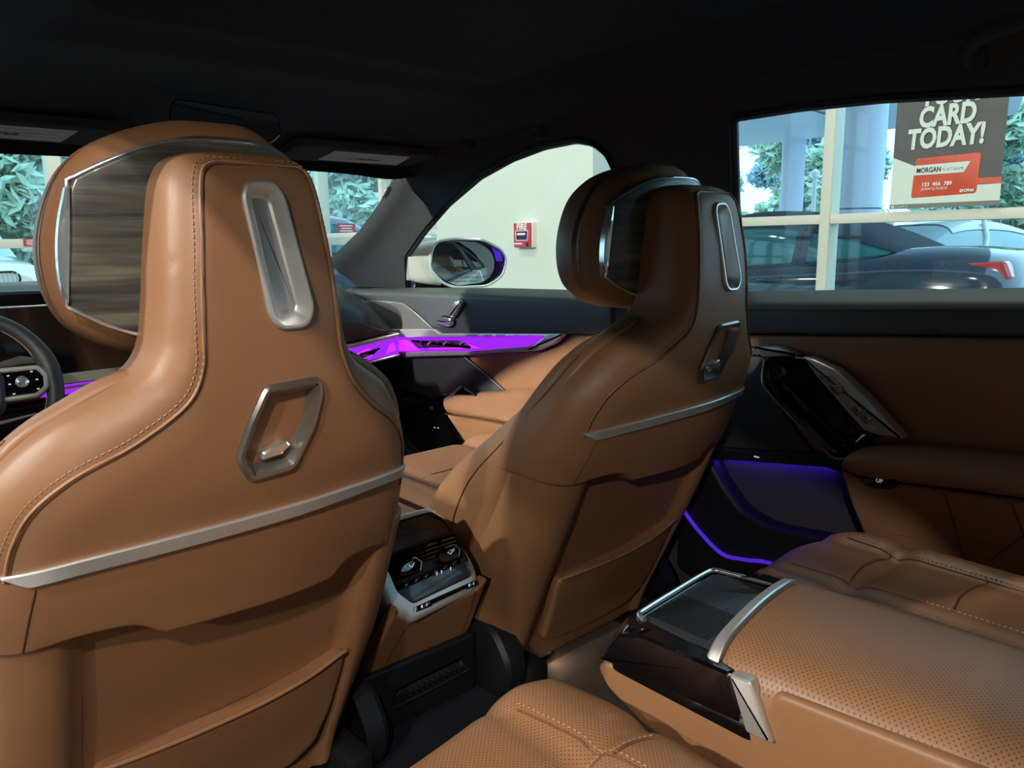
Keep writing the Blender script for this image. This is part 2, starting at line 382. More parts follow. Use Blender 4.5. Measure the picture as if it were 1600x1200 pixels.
# ------------------------------------------------------------------ poster on the glass
PO = thing('poster', 'grey and pale printed poster with red card picture hung on the showroom glass', 'poster', (3.60, 1.56, 1.265))
PT = lambda a, b, h=0.0: (3.60-h, 1.56-a, b)      # a to the viewer's right, b = height
slab('sheet', (3.60, 1.302, 1.262), (3.606, 1.822, 2.05), 'grey_print', parent=PO)
mk('lower_field', [PT(*p, 0.0006) for p in [(-0.262, 1.285), (0.262, 1.285), (0.262, 1.365), (0.13, 1.365), (-0.13, 1.47), (-0.262, 1.53)]], [(0, 1, 2, 3, 4, 5)], 'pale_print', PO, smooth=False)
mk('red_stripe', [PT(*p, 0.0012) for p in [(0.06, 1.375), (0.262, 1.365), (0.262, 1.395), (0.06, 1.40)]], [(0, 1, 2, 3)], 'red_print', PO, smooth=False)
mk('foot_bar', [PT(*p, 0.0006) for p in [(-0.262, 1.262), (0.262, 1.262), (0.262, 1.285), (-0.262, 1.285)]], [(0, 1, 2, 3)], 'olive_print', PO, smooth=False)
cardo = rnd([(-0.155, 1.315), (0.155, 1.325), (0.162, 1.52), (-0.145, 1.515)], 0.015)
dish('card', cardo, [(0, 0.0), (0, 0.002), (0.001, 0.0025)], PT, 'red_print', PO)
mk('card_band', [PT(*p, 0.004) for p in [(-0.147, 1.43), (0.09, 1.43), (0.118, 1.482), (-0.146, 1.48)]], [(0, 1, 2, 3)], 'pale_print', PO, smooth=False)
def ptx(s, size, a, b, m, **k): return text('lettering', s, size, lambda x, y, h: PT(a+x, b+y, 0.006+h), m, PO, **k)
ptx('YOUR', 0.136, -0.005, 1.777, 'pale_print', bold=0.0055, align='CENTER', xs=0.72, shear=0.06)
ptx('CARD', 0.136, -0.01, 1.672, 'pale_print', bold=0.0055, align='CENTER', xs=0.72, shear=0.06)
ptx('TODAY!', 0.136, -0.01, 1.567, 'pale_print', bold=0.0055, align='CENTER', xs=0.72, shear=0.06)
ptx('MORGAN', 0.035, -0.136, 1.442, 'black_print', xs=0.78, bold=0.0006)
ptx('P L A T I N U M', 0.020, -0.010, 1.444, 'olive_print', xs=0.72)
ptx('123  456  789', 0.026, -0.105, 1.372, 'white_print', bold=0.0006)
ptx('JOHN Q PUBLIC', 0.018, -0.105, 1.352, 'white_print')
ptx('CFNA', 0.018, 0.098, 1.334, 'white_print', bold=0.0008)
ptx('CreditFirst', 0.015, -0.232, 1.268, 'pale_print')
for a, b in ((0.088, 1.340), (-0.243, 1.273)):
    dish('logo', [(a+0.008*math.cos(t*math.pi/8), b+0.008*math.sin(t*math.pi/8)) for t in range(16)], [(0, 0.005), (0, 0.006), (0.0045, 0.006), (0.0045, 0.005)], PT, 'white_print', PO, cap=False)
# ------------------------------------------------------------------ fire alarm pull station
FA = thing('fire_alarm', 'red pull station fire alarm box mounted on the cream partition wall', 'fire alarm', (2.6, 3.62, 1.085))
FT = lambda a, b, h=0.0: (2.6-h, 3.62-a, 1.157+b)
dish('back_box', rnd([(-0.082, -0.078), (0.082, -0.078), (0.082, 0.078), (-0.082, 0.078)], 0.008), [(0, 0.0), (0, 0.035), (0.002, 0.037)], FT, 'white_print', FA)
dish('face_plate', rnd([(-0.078, -0.074), (0.076, -0.074), (0.076, 0.074), (-0.078, 0.074)], 0.006), [(0, 0.03), (0, 0.047), (0.003, 0.05)], FT, 'fire_red', FA)
text('lettering', 'FIRE', 0.052, lambda x, y, h: FT(x, 0.034+y, 0.051+h), 'white_print', FA, bold=0.002, align='CENTER', xs=1.0)
dish('handle_recess', rnd([(-0.055, -0.035), (0.055, -0.035), (0.06, 0.028), (-0.06, 0.028)], 0.012), [(0, 0.05), (0, 0.053), (0.004, 0.053), (0.004, 0.046)], FT, 'white_print', FA)
dish('pull_handle', rnd([(-0.05, -0.03), (0.05, -0.03), (0.053, 0.022), (-0.053, 0.022)], 0.01), [(0, 0.046), (0, 0.05), (0.003, 0.052)], FT, 'black_print', FA)
box('grip_bar', FT(0, 0.005, 0.055), (0.012, 0.075, 0.014), 'white_print', FA)
dish('key_lock', [(0.048+0.012*math.cos(t*math.pi/8), -0.056+0.012*math.sin(t*math.pi/8)) for t in range(16)], [(0, 0.05), (0, 0.055), (0.002, 0.056)], FT, 'black_print', FA)
box('maker_strip', FT(-0.035, -0.053, 0.0505), (0.001, 0.07, 0.008), 'white_print', FA, bev=0)
# ------------------------------------------------------------------ outside: canopy and columns
cp = mk('canopy', [(4.2, 1.0, 3.75), (16.5, 5.0, 3.4), (16.5, 10.9, 3.4), (4.2, 10.9, 3.75), (4.2, 1.0, 4.2), (16.5, 5.0, 4.0), (16.5, 10.9, 4.0), (4.2, 10.9, 4.2)],
        [(0, 1, 2, 3), (4, 5, 6, 7), (0, 1, 5, 4), (1, 2, 6, 5), (2, 3, 7, 6), (3, 0, 4, 7)], 'canopy_grey', None, smooth=False, base=(10, 0, 3.4))
tag(cp, 'pale grey flat canopy roof spanning the forecourt outside the glass', 'canopy')
for y in (7.4,):
    mk('seam', [(4.2, y, 3.745), (16.5, y, 3.395), (16.5, y+0.09, 3.395), (4.2, y+0.09, 3.745)], [(0, 1, 2, 3)], 'canopy_seam', cp, smooth=False)
def column(x, y, r, label):
    c = thing('canopy_column', label, 'column', (x, y, -0.065))
    ring = lambda rr, z: [(x+rr*math.cos(t*math.pi/16), y+rr*math.sin(t*math.pi/16), z) for t in range(32)]
    loft('lower_shaft', [ring(r, -0.065), ring(r, 1.47)], 'column_blue', c); loft('joint', [ring(r*0.97, 1.46), ring(r*0.97, 1.50)], 'canopy_seam', c)
    loft('upper_shaft', [ring(r, 1.49), ring(r, 3.55)], 'column_blue', c)
column(9.0, 4.50, 0.30, 'thick round pale blue column behind the dark convertible')
column(15.0, 8.67, 0.24, 'slimmer round pale blue column at the far edge of the canopy')
LP = thing('parking_lamp_post', 'thin pale lamp post standing among the trees', 'lamp post', (17, 9.2, -0.065))
tube('pole', [(17, 9.2, -0.065), (17, 9.2, 2.6)], 0.05, 'white_print', LP); tube('head', [(17, 9.2, 2.55), (17, 9.2, 2.68), (17, 9.2, 2.75)], [0.09, 0.11, 0.03], 'white_print', LP, n=12)
HW = slab('hedge_wall', (21, -10, -0.065), (21.3, 30, 0.9), 'cream_wall', kind=None); tag(HW, 'low pale garden wall in front of the trees', 'wall')
# ------------------------------------------------------------------ trees
def tree(name, label, x, y, h, blobs, n, m, leaf=0.16, seed=1):
    rg = random.Random(seed); t = thing(name, label, 'tree', (x, y, -0.065), 'trees outside the showroom')
    tube('trunk', [(x, y, -0.065), (x+0.1, y, h*0.3), (x-0.05, y+0.1, h*0.55)], [0.16, 0.12, 0.07], 'bark', t)
    for k in range(5):
        b = blobs[k % len(blobs)]; a = rg.uniform(0, 6.28)
        tube('branch', [(x, y, h*(0.22+0.04*k)), (x+b[0]*0.5+0.2*math.cos(a), y+b[1]*0.5+0.2*math.sin(a), h*(0.36+0.03*k)), (x+b[0], y+b[1], b[2])], [0.06, 0.04, 0.015], 'bark', t, n=6)
    V = []; F = []
    for _ in range(n):
        b = rg.choice(blobs); d = Vector((rg.gauss(0, 1), rg.gauss(0, 1), rg.gauss(0, 1))).normalized()*rg.uniform(0.35, 1.0)
        c = Vector((x+b[0]+d.x*b[3], y+b[1]+d.y*b[3], b[2]+d.z*b[3]*0.75)); u = Vector((rg.gauss(0, 1), rg.gauss(0, 1), rg.gauss(0, 1))).normalized(); v = u.orthogonal().normalized(); s = leaf*rg.uniform(0.6, 1.3)
        i = len(V); V += [c-u*s, c+v*s*0.4, c+u*s, c-v*s*0.4]; F.append((i, i+1, i+2, i+3))
    tag(mk('foliage', V, F, m, t, smooth=False), kind='stuff')
B3 = lambda rg, h, w, k: [(rg.uniform(-w, w), rg.uniform(-w, w), rg.uniform(0.16, 0.92)*h, rg.uniform(0.25, 0.42)*w+0.30) for _ in range(k)]
spots = [(21, 6.6, 4.6, 'leaf', 'bright green leafy tree beside the poster, behind the white saloon car'),
         (21, 11.0, 4.6, 'leaf', 'bright green leafy tree between the slim column and the thick column'),
         (21, 15.4, 4.6, 'leaf', 'bright green leafy tree on the middle pillar side of the slim column'),
         (26, 8.8, 5.4, 'leaf_hazed', 'haze-blued dark green tree behind the poster'),
         (26, 13.2, 5.4, 'leaf_hazed', 'haze-blued dark green tree behind the parking lamp post'),
         (31.5, 17.6, 6.0, 'leaf_hazed', 'haze-blued dark green tree behind the end of the canopy beside the middle pillar'),
         (1.6, 18.2, 5.2, 'leaf', 'bright green tree behind the white sport utility car'),
         (6.0, 18.2, 5.2, 'leaf', "bright green tree beyond the front glass behind the driver's headrest"),
         (10.4, 18.2, 5.2, 'leaf', 'bright spreading tree above the dark compact car'),
         (3.8, 23.0, 6.2, 'leaf_hazed', 'tall dark tree standing behind the bright tree and the sport utility car'),
         (8.2, 23.0, 6.2, 'leaf_hazed', 'tall dark tree between the sport utility car and the compact car'),
         (12.6, 23.0, 6.2, 'leaf_hazed', 'tall dark tree behind the compact car beside the windscreen pillar')]
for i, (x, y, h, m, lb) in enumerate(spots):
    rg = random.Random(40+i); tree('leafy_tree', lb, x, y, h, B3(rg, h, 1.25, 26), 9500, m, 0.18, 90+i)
# ------------------------------------------------------------------ parked cars
def parked_car(name, label, loc, rz, paint, glassm, roofm, S):
    """S: stations (x, half width, z top) of the body and (x, half width, z top) of the cabin; local +X is the nose"""
    root = thing(name, label, 'car', loc)
    M = Matrix.Rotation(rz, 4, 'Z'); O = Vector(loc)
    T = lambda x, y, z: O+M@Vector((x, y, z))
    def ring(x, w, zb, zt, n=28, e=3.4):
        out = []
        for k in range(n):
            t = 2*math.pi*k/n; c, s = math.cos(t), math.sin(t); cz = (zb+zt)/2; hz = (zt-zb)/2
            out.append(T(x, w*math.copysign(abs(c)**(2/e), c), cz+hz*math.copysign(abs(s)**(2/e), s)))
        return out
    body = spline([(x, w, zt) for x, w, zt in S['body']], 5)
    loft('body', [ring(x, w, 0.22, zt) for x, w, zt in body], paint, root)
    cab = S['cabin']; belt = S['belt']; dn = spline(cab, 5)
    def cring(x, w, zt, zl):
        k = 18; out = []
        for i in range(k):
            t = math.pi*i/(k-1); c, s = math.cos(t), math.sin(t)
            out.append(T(x, w*math.copysign(abs(c)**0.45, c), zl+(zt-zl)*abs(s)**0.55))
        return out
    loft('greenhouse', [cring(x, w*0.985, zt-0.012, belt-0.06) for x, w, zt in dn], glassm, root)
    V = []; F = []; NN = 15
    rx0, rx1 = S['roof']
    rr = [(x, w, zt) for x, w, zt in dn if rx0 <= x <= rx1]
    a0 = S.get('roofarc', 0.62)
    for x, w, zt in rr:
        for i in range(NN):
            t = math.pi/2+(i/(NN-1)-0.5)*2*a0*math.pi/2; c, s = math.cos(t), math.sin(t)
            V.append(T(x, 1.0*w*math.copysign(abs(c)**0.45, c), belt-0.06+(zt-belt+0.06)*abs(s)**0.55+0.004))
    for k in range(len(rr)-1):
        for i in range(NN-1): F.append((k*NN+i, k*NN+i+1, (k+1)*NN+i+1, (k+1)*NN+i))
    mk('roof', V, F, roofm, root)
    for px in S['pillars']:                      # B and C pillars each side
        for sd in (-1, 1):
            w0 = np.interp(px, [c[0] for c in cab], [c[1] for c in cab]); zt = np.interp(px, [c[0] for c in cab], [c[2] for c in cab])
            tube('pillar', [T(px+0.04, sd*w0*1.0, belt-0.05), T(px, sd*w0*0.985, belt+(zt-belt)*0.5), T(px-0.02, sd*w0*0.86, zt-0.03)], 0.035, roofm, root)
    for wx in S['wheels']:
        for sd in (-1, 1):
            yy = sd*(S['w']-0.10)
            def circ(r, y, n=28): return [T(wx+r*math.cos(2*math.pi*k/n), y, 0.33+r*math.sin(2*math.pi*k/n)) for k in range(n)]
            wh = loft('wheel', [circ(0.20, yy), circ(0.31, yy), circ(0.335, yy+sd*0.02), circ(0.335, yy+sd*0.10), circ(0.315, yy+sd*0.12), circ(0.24, yy+sd*0.115), circ(0.235, yy+sd*0.09)], 'tyre', root)
            for k in range(7):
                a = 2*math.pi*k/7; tube('spoke', [T(wx, yy+sd*0.11, 0.33), T(wx+0.12*math.cos(a), yy+sd*0.115, 0.33+0.12*math.sin(a)), T(wx+0.235*math.cos(a), yy+sd*0.105, 0.33+0.235*math.sin(a))], [0.03, 0.022, 0.026], 'satin_chrome', wh, n=6)
            arc = [T(wx+0.385*math.cos(t), sd*(S['w']-0.012), 0.33+0.385*math.sin(t)) for t in np.linspace(-0.1, math.pi+0.1, 18)]
            tube('wheel_arch', arc, 0.03, 'black_plastic', root, n=6)
    for sd in (-1, 1):
        zt, zr = S['tail'][1], S['tail'][0]
        o = rnd([(zr+0.42, zt+0.02), (zr+0.02, zt+0.05), (zr-0.03, zt-0.09), (zr+0.14, zt-0.12)], 0.03)
        dish('tail_lamp', o, [(0, -0.10), (0, 0.0), (0.02, 0.012)], lambda a, b, h: T(a, sd*(S['tail'][2]+h-max(0, (zr+0.12-a))*0.55), b), 'tail_red', root)
        zn, zh = S['nose']
        dish('headlamp', rnd([(zn-0.38, zh+0.05), (zn, zh+0.0), (zn, zh-0.09), (zn-0.3, zh-0.06)], 0.03), [(0, -0.08), (0, 0.0), (0.02, 0.012)], lambda a, b, h: T(a, sd*(S['w']-0.10+h-max(0, a-zn+0.2)*0.7), b), 'lamp_clear', root)
        hx, hz = S['handle']
        tube('door_handle', [T(hx-0.11, sd*(S['w']+0.0), hz), T(hx-0.06, sd*(S['w']+0.03), hz+0.005), T(hx+0.06, sd*(S['w']+0.03), hz+0.005), T(hx+0.11, sd*(S['w']+0.0), hz)], 0.014, paint, root)
        mx, mz = S['mirror']
        m0 = T(mx, sd*(S['w']+0.09), mz)
        box('door_mirror', m0, (0.16, 0.2, 0.12), paint, root, bev=0.04, seg=3, rot=M.to_3x3())
    gx, gz = S['grille']
    for sd in (-1, 1):
        gg = dish('grille', rnd([(sd*0.05, gz-0.15), (sd*0.42, gz-0.13), (sd*0.46, gz+0.06), (sd*0.38, gz+0.13), (sd*0.06, gz+0.12)], 0.05), [(0, -0.05), (0, 0.02), (0.025, 0.03), (0.035, 0.005)], lambda a, b, h: T(gx+h, a, b), 'gloss_black', root)
        for k in range(7):
            a = sd*(0.09+0.052*k); tube('slat', [T(gx+0.03, a, gz-0.12), T(gx+0.035, a, gz+0.10)], 0.011, 'satin_chrome', gg, n=6)
    return root
SED = dict(w=0.90, belt=0.93, body=[(-2.32, 0.62, 0.86), (-2.2, 0.80, 1.00), (-1.7, 0.88, 1.03), (-1.0, 0.90, 0.97), (0, 0.90, 0.95), (0.9, 0.89, 0.96), (1.6, 0.86, 0.90), (2.1, 0.78, 0.80), (2.33, 0.55, 0.66)],
           cabin=[(-1.62, 0.66, 0.98), (-1.15, 0.72, 1.25), (-0.6, 0.74, 1.41), (0.0, 0.75, 1.45), (0.45, 0.74, 1.38), (0.85, 0.72, 1.16), (1.2, 0.70, 0.93)], roof=(-0.98, 0.52), pillars=(-0.98, -0.1), wheels=(-1.42, 1.42),
           tail=(-2.26, 0.86, 0.74), nose=(2.2, 0.70), handle=(-0.62, 0.82), mirror=(0.72, 1.0), grille=(2.28, 0.52))
CON = dict(SED, w=0.93, belt=0.98, body=[(-2.36, 0.62, 0.90), (-2.22, 0.80, 1.06), (-1.7, 0.90, 1.11), (-1.0, 0.93, 1.07), (0, 0.93, 1.0), (0.9, 0.92, 0.98), (1.6, 0.89, 0.94), (2.15, 0.8, 0.84), (2.40, 0.55, 0.70)],
           cabin=[(-1.52, 0.68, 1.06), (-1.05, 0.73, 1.27), (-0.55, 0.75, 1.42), (-0.1, 0.76, 1.465), (0.3, 0.75, 1.43), (0.8, 0.72, 1.2), (1.15, 0.70, 0.97)], roof=(-1.6, 0.42), roofarc=0.66, pillars=(-0.62, -0.56), wheels=(-1.45, 1.45),
           tail=(-2.30, 0.94, 0.77), handle=(-0.35, 0.80), mirror=(0.72, 1.03))
SUV = dict(SED, w=0.98, belt=1.12, body=[(-2.4, 0.7, 1.05), (-2.25, 0.86, 1.15), (-1.6, 0.96, 1.16), (-0.8, 0.98, 1.14), (0, 0.98, 1.12), (0.9, 0.97, 1.13), (1.6, 0.95, 1.08), (2.15, 0.86, 1.02), (2.40, 0.66, 0.88)],
           cabin=[(-2.1, 0.76, 1.15), (-1.8, 0.80, 1.55), (-1.2, 0.82, 1.72), (-0.3, 0.83, 1.76), (0.4, 0.82, 1.68), (0.85, 0.80, 1.42), (1.25, 0.78, 1.10)], roof=(-1.7, 0.45), pillars=(-1.1, -0.15), nose=(2.2, 0.92), grille=(2.38, 0.78), mirror=(0.8, 1.2), handle=(-0.6, 1.0), tail=(-2.3, 1.0, 0.80))
# dark convertible parked along the glass: nose to +Y, its near flank at x ~ 6
parked_car('convertible_car', 'dark navy convertible with closed fabric top parked outside the glass', (6.93, 4.27, -0.065), math.pi/2, 'navy_paint', 'car_glass', 'soft_top', CON)
parked_car('saloon_car', 'white saloon car parked behind the dark convertible', (11.8, 4.5, -0.065), math.pi*0.86, 'white_paint', 'pale_glass', 'white_paint', SED)
parked_car('hatchback_car', 'pale blue car parked beyond the white saloon at the poster edge', (18.0, 4.4, -0.065), math.pi/2, 'blue_paint', 'pale_glass', 'blue_paint', SED)
parked_car('sport_utility_car', 'white sport utility car with upright slatted grille outside the front glass', (0.45, 14.2, -0.065), -math.pi/2+0.12, 'white_paint', 'pale_glass', 'navy_paint', SUV)
parked_car('compact_car', 'dark compact car with teal windows under the spreading tree', (6.2, 13.2, -0.065), -0.3, 'navy_paint', 'car_glass', 'navy_paint', SUV)
parked_car('estate_car', 'pale blue car glimpsed between the door mirror and the partition wall', (11.4, 14.6, -0.065), math.pi-0.2, 'blue_paint', 'pale_glass', 'white_paint', SED)
# small red notices stuck to the front glass
def notice(x, z, w, h, label):
    n = thing('window_notice', label, 'notice', (x, 8.955, z-h/2), 'red notices on the front glass')
    box('sheet', (x, 8.955, z), (w, 0.004, h), 'fire_red', n, bev=0); 
    for k in range(4): box('print_line', (x-w*0.02, 8.952, z+h*(0.32-0.2*k)), (w*(0.7-0.12*(k % 2)), 0.002, h*0.09), 'white_print', n, bev=0)
notice(4.36, 1.31, 0.26, 0.16, 'red notice with pale lines stuck on the front glass before the dark compact car')
notice(0.84, 1.176, 0.15, 0.07, 'small red notice stuck on the rail of the front glass')
# ================================================================== front seats (built once, copied)
YC = smoothcurve([.60, .69, .75, .79, .83, .857, .88, .92, .96, 1.03, 1.09, 1.155, 1.18, 1.21],
                 [.868, .835, .806, .789, .772, .760, .753, .743, .737, .735, .740, .753, .760, .772], 0.03)
YL = smoothcurve([.24, .33, .48, .60, .66, .75], [1.078, 1.045, .985, .93, .905, .868], 0.03)
half = [(0, 1.197), (-.05, 1.196), (-.078, 1.189), (-.092, 1.170), (-.099, 1.14), (-.106, 1.09), (-.112, 1.04), (-.120, 1.0), (-.138, .976), (-.17, .958), (-.21, .937), (-.25, .900), (-.28, .855), (-.30, .80), (-.311, .75), (-.314, .716)]
lefth = spline(half, 5)
UPL = [np.array(p) for p in lefth]; UPFULL = UPL[::-1]+[np.array((-p[0], p[1])) for p in UPL[1:]]
BOT = spline([(-.314, .716), (-.285, .703), (-.25, .697), (-.20, .705), (-.15, .703), (-.122, .684)], 4)[:-1]+[np.array(p) for p in [(-.118, .682), (0, .680), (.118, .682)]]+[np.array((-p[0], p[1])) for p in spline([(-.314, .716), (-.285, .703), (-.25, .697), (-.20, .705), (-.15, .703), (-.122, .684)], 4)[:-1]][::-1]
SHELL = [np.array(p) for p in UPFULL[::-1]][:-1]+[p for p in BOT][0:0]
# closed outline: up the left flank, over the top, down the right flank, back along the lower edge
SHELL = [np.array(p) for p in UPFULL]+[p for p in BOT[::-1]][1:-1]
def shell_y(u, z):
    q = np.array([[u, z]]); d = float(segdist(q, UPFULL, closed=False)[0])
    s = sstep(1.0, .90, z); r = .030+.050*s; dr = .045+.020*s
    e = dr*(1-math.sqrt(max(0, 1-(1-min(d/r, 1))**2)))
    return YC(z)+.55*u*u+e
SX = 0.0
kz = lambda z: .72-.08*sstep(.93, 1.02, z)
mU = lambda u, k=.76: u if u < 0 else u*k          # inboard half of the seat is a little slimmer
def seat_pt(u, z, h=0.0, yfn=shell_y): return (SX+mU(u, kz(z)), yfn(u, z)-h, z)
def lower_y(u, z):
    a = abs(u); w = -.020*sstep(.188, .212, a)
    lim = .305 if z > .55 else .305-.04*sstep(.55, .28, z)
    t = max(0, a-(lim-.085))/.085; e = .10*(1-math.sqrt(max(0, 1-min(1, t)**2)))
    return YL(z)+w+e
SLOT = rnd([(-.034, 1.150), (-.026, 1.164), (.000, 1.165), (.008, 1.152), (.026, 1.036), (.017, 1.019), (-.012, 1.019), (-.022, 1.032)], .012, 4)
HOOK = rnd([(-.032, .962), (.029, .965), (.033, .948), (.024, .911), (.002, .864), (-.046, .860), (-.061, .889), (-.049, .926)], .008, 3)
SLOT = [np.array((p[0] if p[0] < 0 else p[0]/kz(p[1]), p[1])) for p in SLOT]; HOOK = [np.array((p[0] if p[0] < 0 else p[0]/kz(p[1]), p[1])) for p in HOOK]
def front_seat(label, x):
    global SX
    SX = x
    S = thing('front_seat', label, 'seat', (x, 1.20, 0.22), 'front seats')
    mp = lambda a, b, h: seat_pt(a, b, h)
    low = lambda a, b, h: (x+mU(a, .79), lower_y(a, b)-h, b)
    # cushion body of the backrest
    rows = [(.30, .25, 1.10, 1.33), (.42, .285, 1.035, 1.33), (.57, .308, .975, 1.275), (.68, .318, .945, 1.165), (.77, .305, .90, 1.04), (.86, .278, .855, .935), (.92, .240, .83, .89), (.955, .19, .815, .87), (.975, .15, .81, .86), (.985, .11, .81, .855)]
    rows = spline(rows, 4); R = []
    for z, w, y0, y1 in rows:
        n = 40; rg = []
        for k in range(n):
            t = 2*math.pi*k/n; c, s = math.cos(t), math.sin(t)
            rg.append((x+mU(w*math.copysign(abs(c)**.42, c), .79), (y0+y1)/2+(y1-y0)/2*math.copysign(abs(s)**.46, s), z))
        R.append(rg)
    bk = loft('backrest', R, 'leather', S, ang=60)
    sm = []
    for z, w, y0, y1 in rows:
        if .50 < z < .93: sm.append((x-w*1.001, y0+(y1-y0)*.52, z))
    tube('side_seam', sm, .0016, 'leather_seam', bk, n=5)
    # upper shell with neck column
    up = panel('upper_shell', SHELL, mp, 'leather', S, res=.0105, r=.004, drop=.004, skirt=.055, holes=[SLOT, HOOK], hdepth=.03, ang=60)
    st = [(-.052, 1.182), (-.066, 1.174), (-.073, 1.15), (-.078, 1.11), (-.083, 1.07), (-.087, 1.02), (-.090, .985), (-.106, .952), (-.15, .919), (-.20, .893), (-.235, .862), (-.252, .826), (-.259, .79)]
    st = spline(st, 6); stf = [np.array((p[0], p[1])) for p in st[::-1]]+[np.array((-p[0], p[1])) for p in st]
    tube('piping', [seat_pt(p[0], p[1], .0008) for p in stf], .0022, 'leather', up, n=6)
    tube('seam', [seat_pt(p[0]*.99, p[1]-.0015, .0004) for p in stf], .0013, 'leather_seam', up, n=5)
    out = []
    for i, p in enumerate(stf):
        a = stf[max(i-1, 0)]; b = stf[min(i+1, len(stf)-1)]; t = (b-a)/(np.linalg.norm(b-a)+1e-9); out.append(p+np.array([-t[1], t[0]])*.0065)
    stitches('stitching', [seat_pt(p[0], p[1], .0) for p in out], Vector((0, -.0006, 0)), .0042, .0022, .0008, 'thread', up)
    for sd in (-1, 1):
        tube('seam', [seat_pt(sd*u, z, .0004) for u, z in [(.236, .778), (.243, .74), (.249, .70)]], .0012, 'leather_seam', up, n=5)
    # satin grip slot and coat hook in the shell
    dish('grip_slot', SLOT, [(-.0015, -.002), (-.0015, .003), (.0005, .0055), (.003, .005), (.0055, .001), (.0125, -.014), (.0155, -.016)], mp, 'satin_chrome', S)
    hk = dish('coat_hook_frame', HOOK, [(-.001, -.003), (-.001, .004), (.002, .007), (.006, .006), (.0155, -.010)], mp, 'dark_chrome', S, cap=False)
    dish('back_plate', inset(HOOK, .0150), [(0, -.0095), (0, -.011)], mp, 'leather', hk)
    hp = [(-.034, .890), (-.008, .900), (-.002, .893), (-.012, .884), (-.033, .881)]
    dish('hook_flap', rnd(hp, .003, 3), [(0, -.012), (0, .0), (.002, .002)], mp, 'bright_chrome', hk)
    # satin strip across the back
    top = smoothcurve([-.262, -.2, -.1, 0, .1, .2, .262], [.797, .806, .8135, .8185, .8215, .8215, .819], .05)
    bot = lambda u: top(u)-.0205*min(1, (.264-abs(u))/.022) if abs(u) > .242 else top(u)-.0205+.004*sstep(0.0, .2, u)
    R = []
    for u in np.concatenate([np.linspace(-.262, -.236, 7), np.linspace(-.22, .22, 23), np.linspace(.236, .262, 7)]):
        t, b = top(u), bot(u); mid = b+(t-b)*.22
        R.append([seat_pt(u, t, -.004), seat_pt(u, t, .004), seat_pt(u, t-.0015, .0065), seat_pt(u, mid, .0075), seat_pt(u, b, .001), seat_pt(u, b, -.006)])
    loft('trim_strip', R, 'satin_chrome', S, ang=25)
    # lower shell and map pocket
    LS = rnd([(-.305, .735), (.305, .735), (.305, .58), (.285, .40), (.262, .30), (.235, .262), (.15, .245), (-.15, .245), (-.235, .262), (-.262, .30), (-.285, .40), (-.305, .58)], .03)
    ls = panel('lower_shell', LS, low, 'leather', S, res=.0135, r=.008, skirt=.05, ang=60)
    PK = [(-.176, .472), (-.12, .474), (-.04, .478), (.04, .484), (.11, .495), (.16, .512), (.174, .512), (.178, .49), (.168, .40), (.150, .335), (.11, .305), (0, .296), (-.11, .300), (-.150, .306), (-.163, .322), (-.170, .40), (-.180, .455)]
    pk = panel('map_pocket', rnd(PK, .012, 4), lambda a, b, h: (x+mU(a, .90), YL(b)-.020-h-.012*sstep(.30, .48, b)*(1-(a/.18)**2), b), 'leather', S, res=.014, r=.008, skirt=.022, ang=60)
    tube('pocket_edge', [(x+mU(a, .90), YL(b)-.021-.012*(1-(a/.18)**2), b) for a, b in spline([(-.174, .474), (-.12, .475), (-.04, .479), (.04, .485), (.11, .496), (.16, .512), (.172, .513)], 5)], .0035, 'leather', pk, n=8)
    # seat cushion with side bolsters
    def cush_z(u, y):
        a = abs(u); z = .555+.028*math.exp(-((a-.235)/.05)**2)-.008*sstep(.03, 0, abs(a-.15))
        return z
    CO = rnd([(-.275, 1.20), (.275, 1.20), (.27, 1.60), (.22, 1.70), (-.22, 1.70), (-.27, 1.60)], .06)
    cu = panel('seat_cushion', CO, lambda a, b, h: (x+mU(a, .88), b, cush_z(a, b)+h), 'leather', S, res=.016, r=.05, drop=.06, skirt=.10, ang=60)
    for sd in (-1, 1): tube('seam', [(x+mU(sd*.15, .88), y, cush_z(.15, y)+.0005) for y in np.linspace(1.25, 1.62, 9)], .0016, 'leather_seam', cu, n=5)
    for y in (1.36, 1.47): tube('seam', [(x+mU(u, .88), y, cush_z(u, y)+.0005) for u in np.linspace(-.145, .145, 9)], .0014, 'leather_seam', cu, n=5)
    # base, rails, hinge covers
    box('base', (x, 1.42, .40), (.46, .44, .12), 'black_plastic', S, bev=.02)
    for sd in (-1, 1):
        box('rail', (x+sd*.20, 1.36, .255), (.05, .72, .07), 'black_plastic', S, bev=.01)
        box('bracket', (x+sd*.20, 1.36, .32), (.045, .30, .08), 'black_plastic', S, bev=.01)
        HC = rnd([(1.02, .235), (1.17, .235), (1.20, .33), (1.14, .385), (1.05, .375), (1.0, .31)], .03)
        dish('hinge_cover', HC, [(0, .0), (0, .035), (.006, .045), (.02, .05)], lambda a, b, h: (x+sd*(.225+h)-.01, a, b), 'black_plastic', S)
    # headrest
    hh = [(0, 1.238), (-.05, 1.236), (-.108, 1.218), (-.145, 1.192), (-.167, 1.158), (-.181, 1.11), (-.181, 1.065), (-.170, 1.03), (-.15, 1.008), (-.117, .991), (-.07, .984), (0, .982)]
    L = spline(hh, 4); HO = [np.array(p) for p in L]+[np.array((-p[0], p[1])) for p in L[::-1][1:-1]]
    hb = lambda a, b, h: (x+mU(a, .62), .834+1.15*a*a+.10*max(0, b-1.11)**2*4-h, b)
    hr = panel('headrest', HO, hb, 'leather', S, res=.014, r=.050, drop=.052, skirt=.012, ang=60)
    panel('front_pad', HO, lambda a, b, h: (x+mU(a, .62), .925+1.0*a*a*.3+.075+h, b), 'leather', hr, res=.018, r=.055, drop=.062, skirt=.03, ang=60)
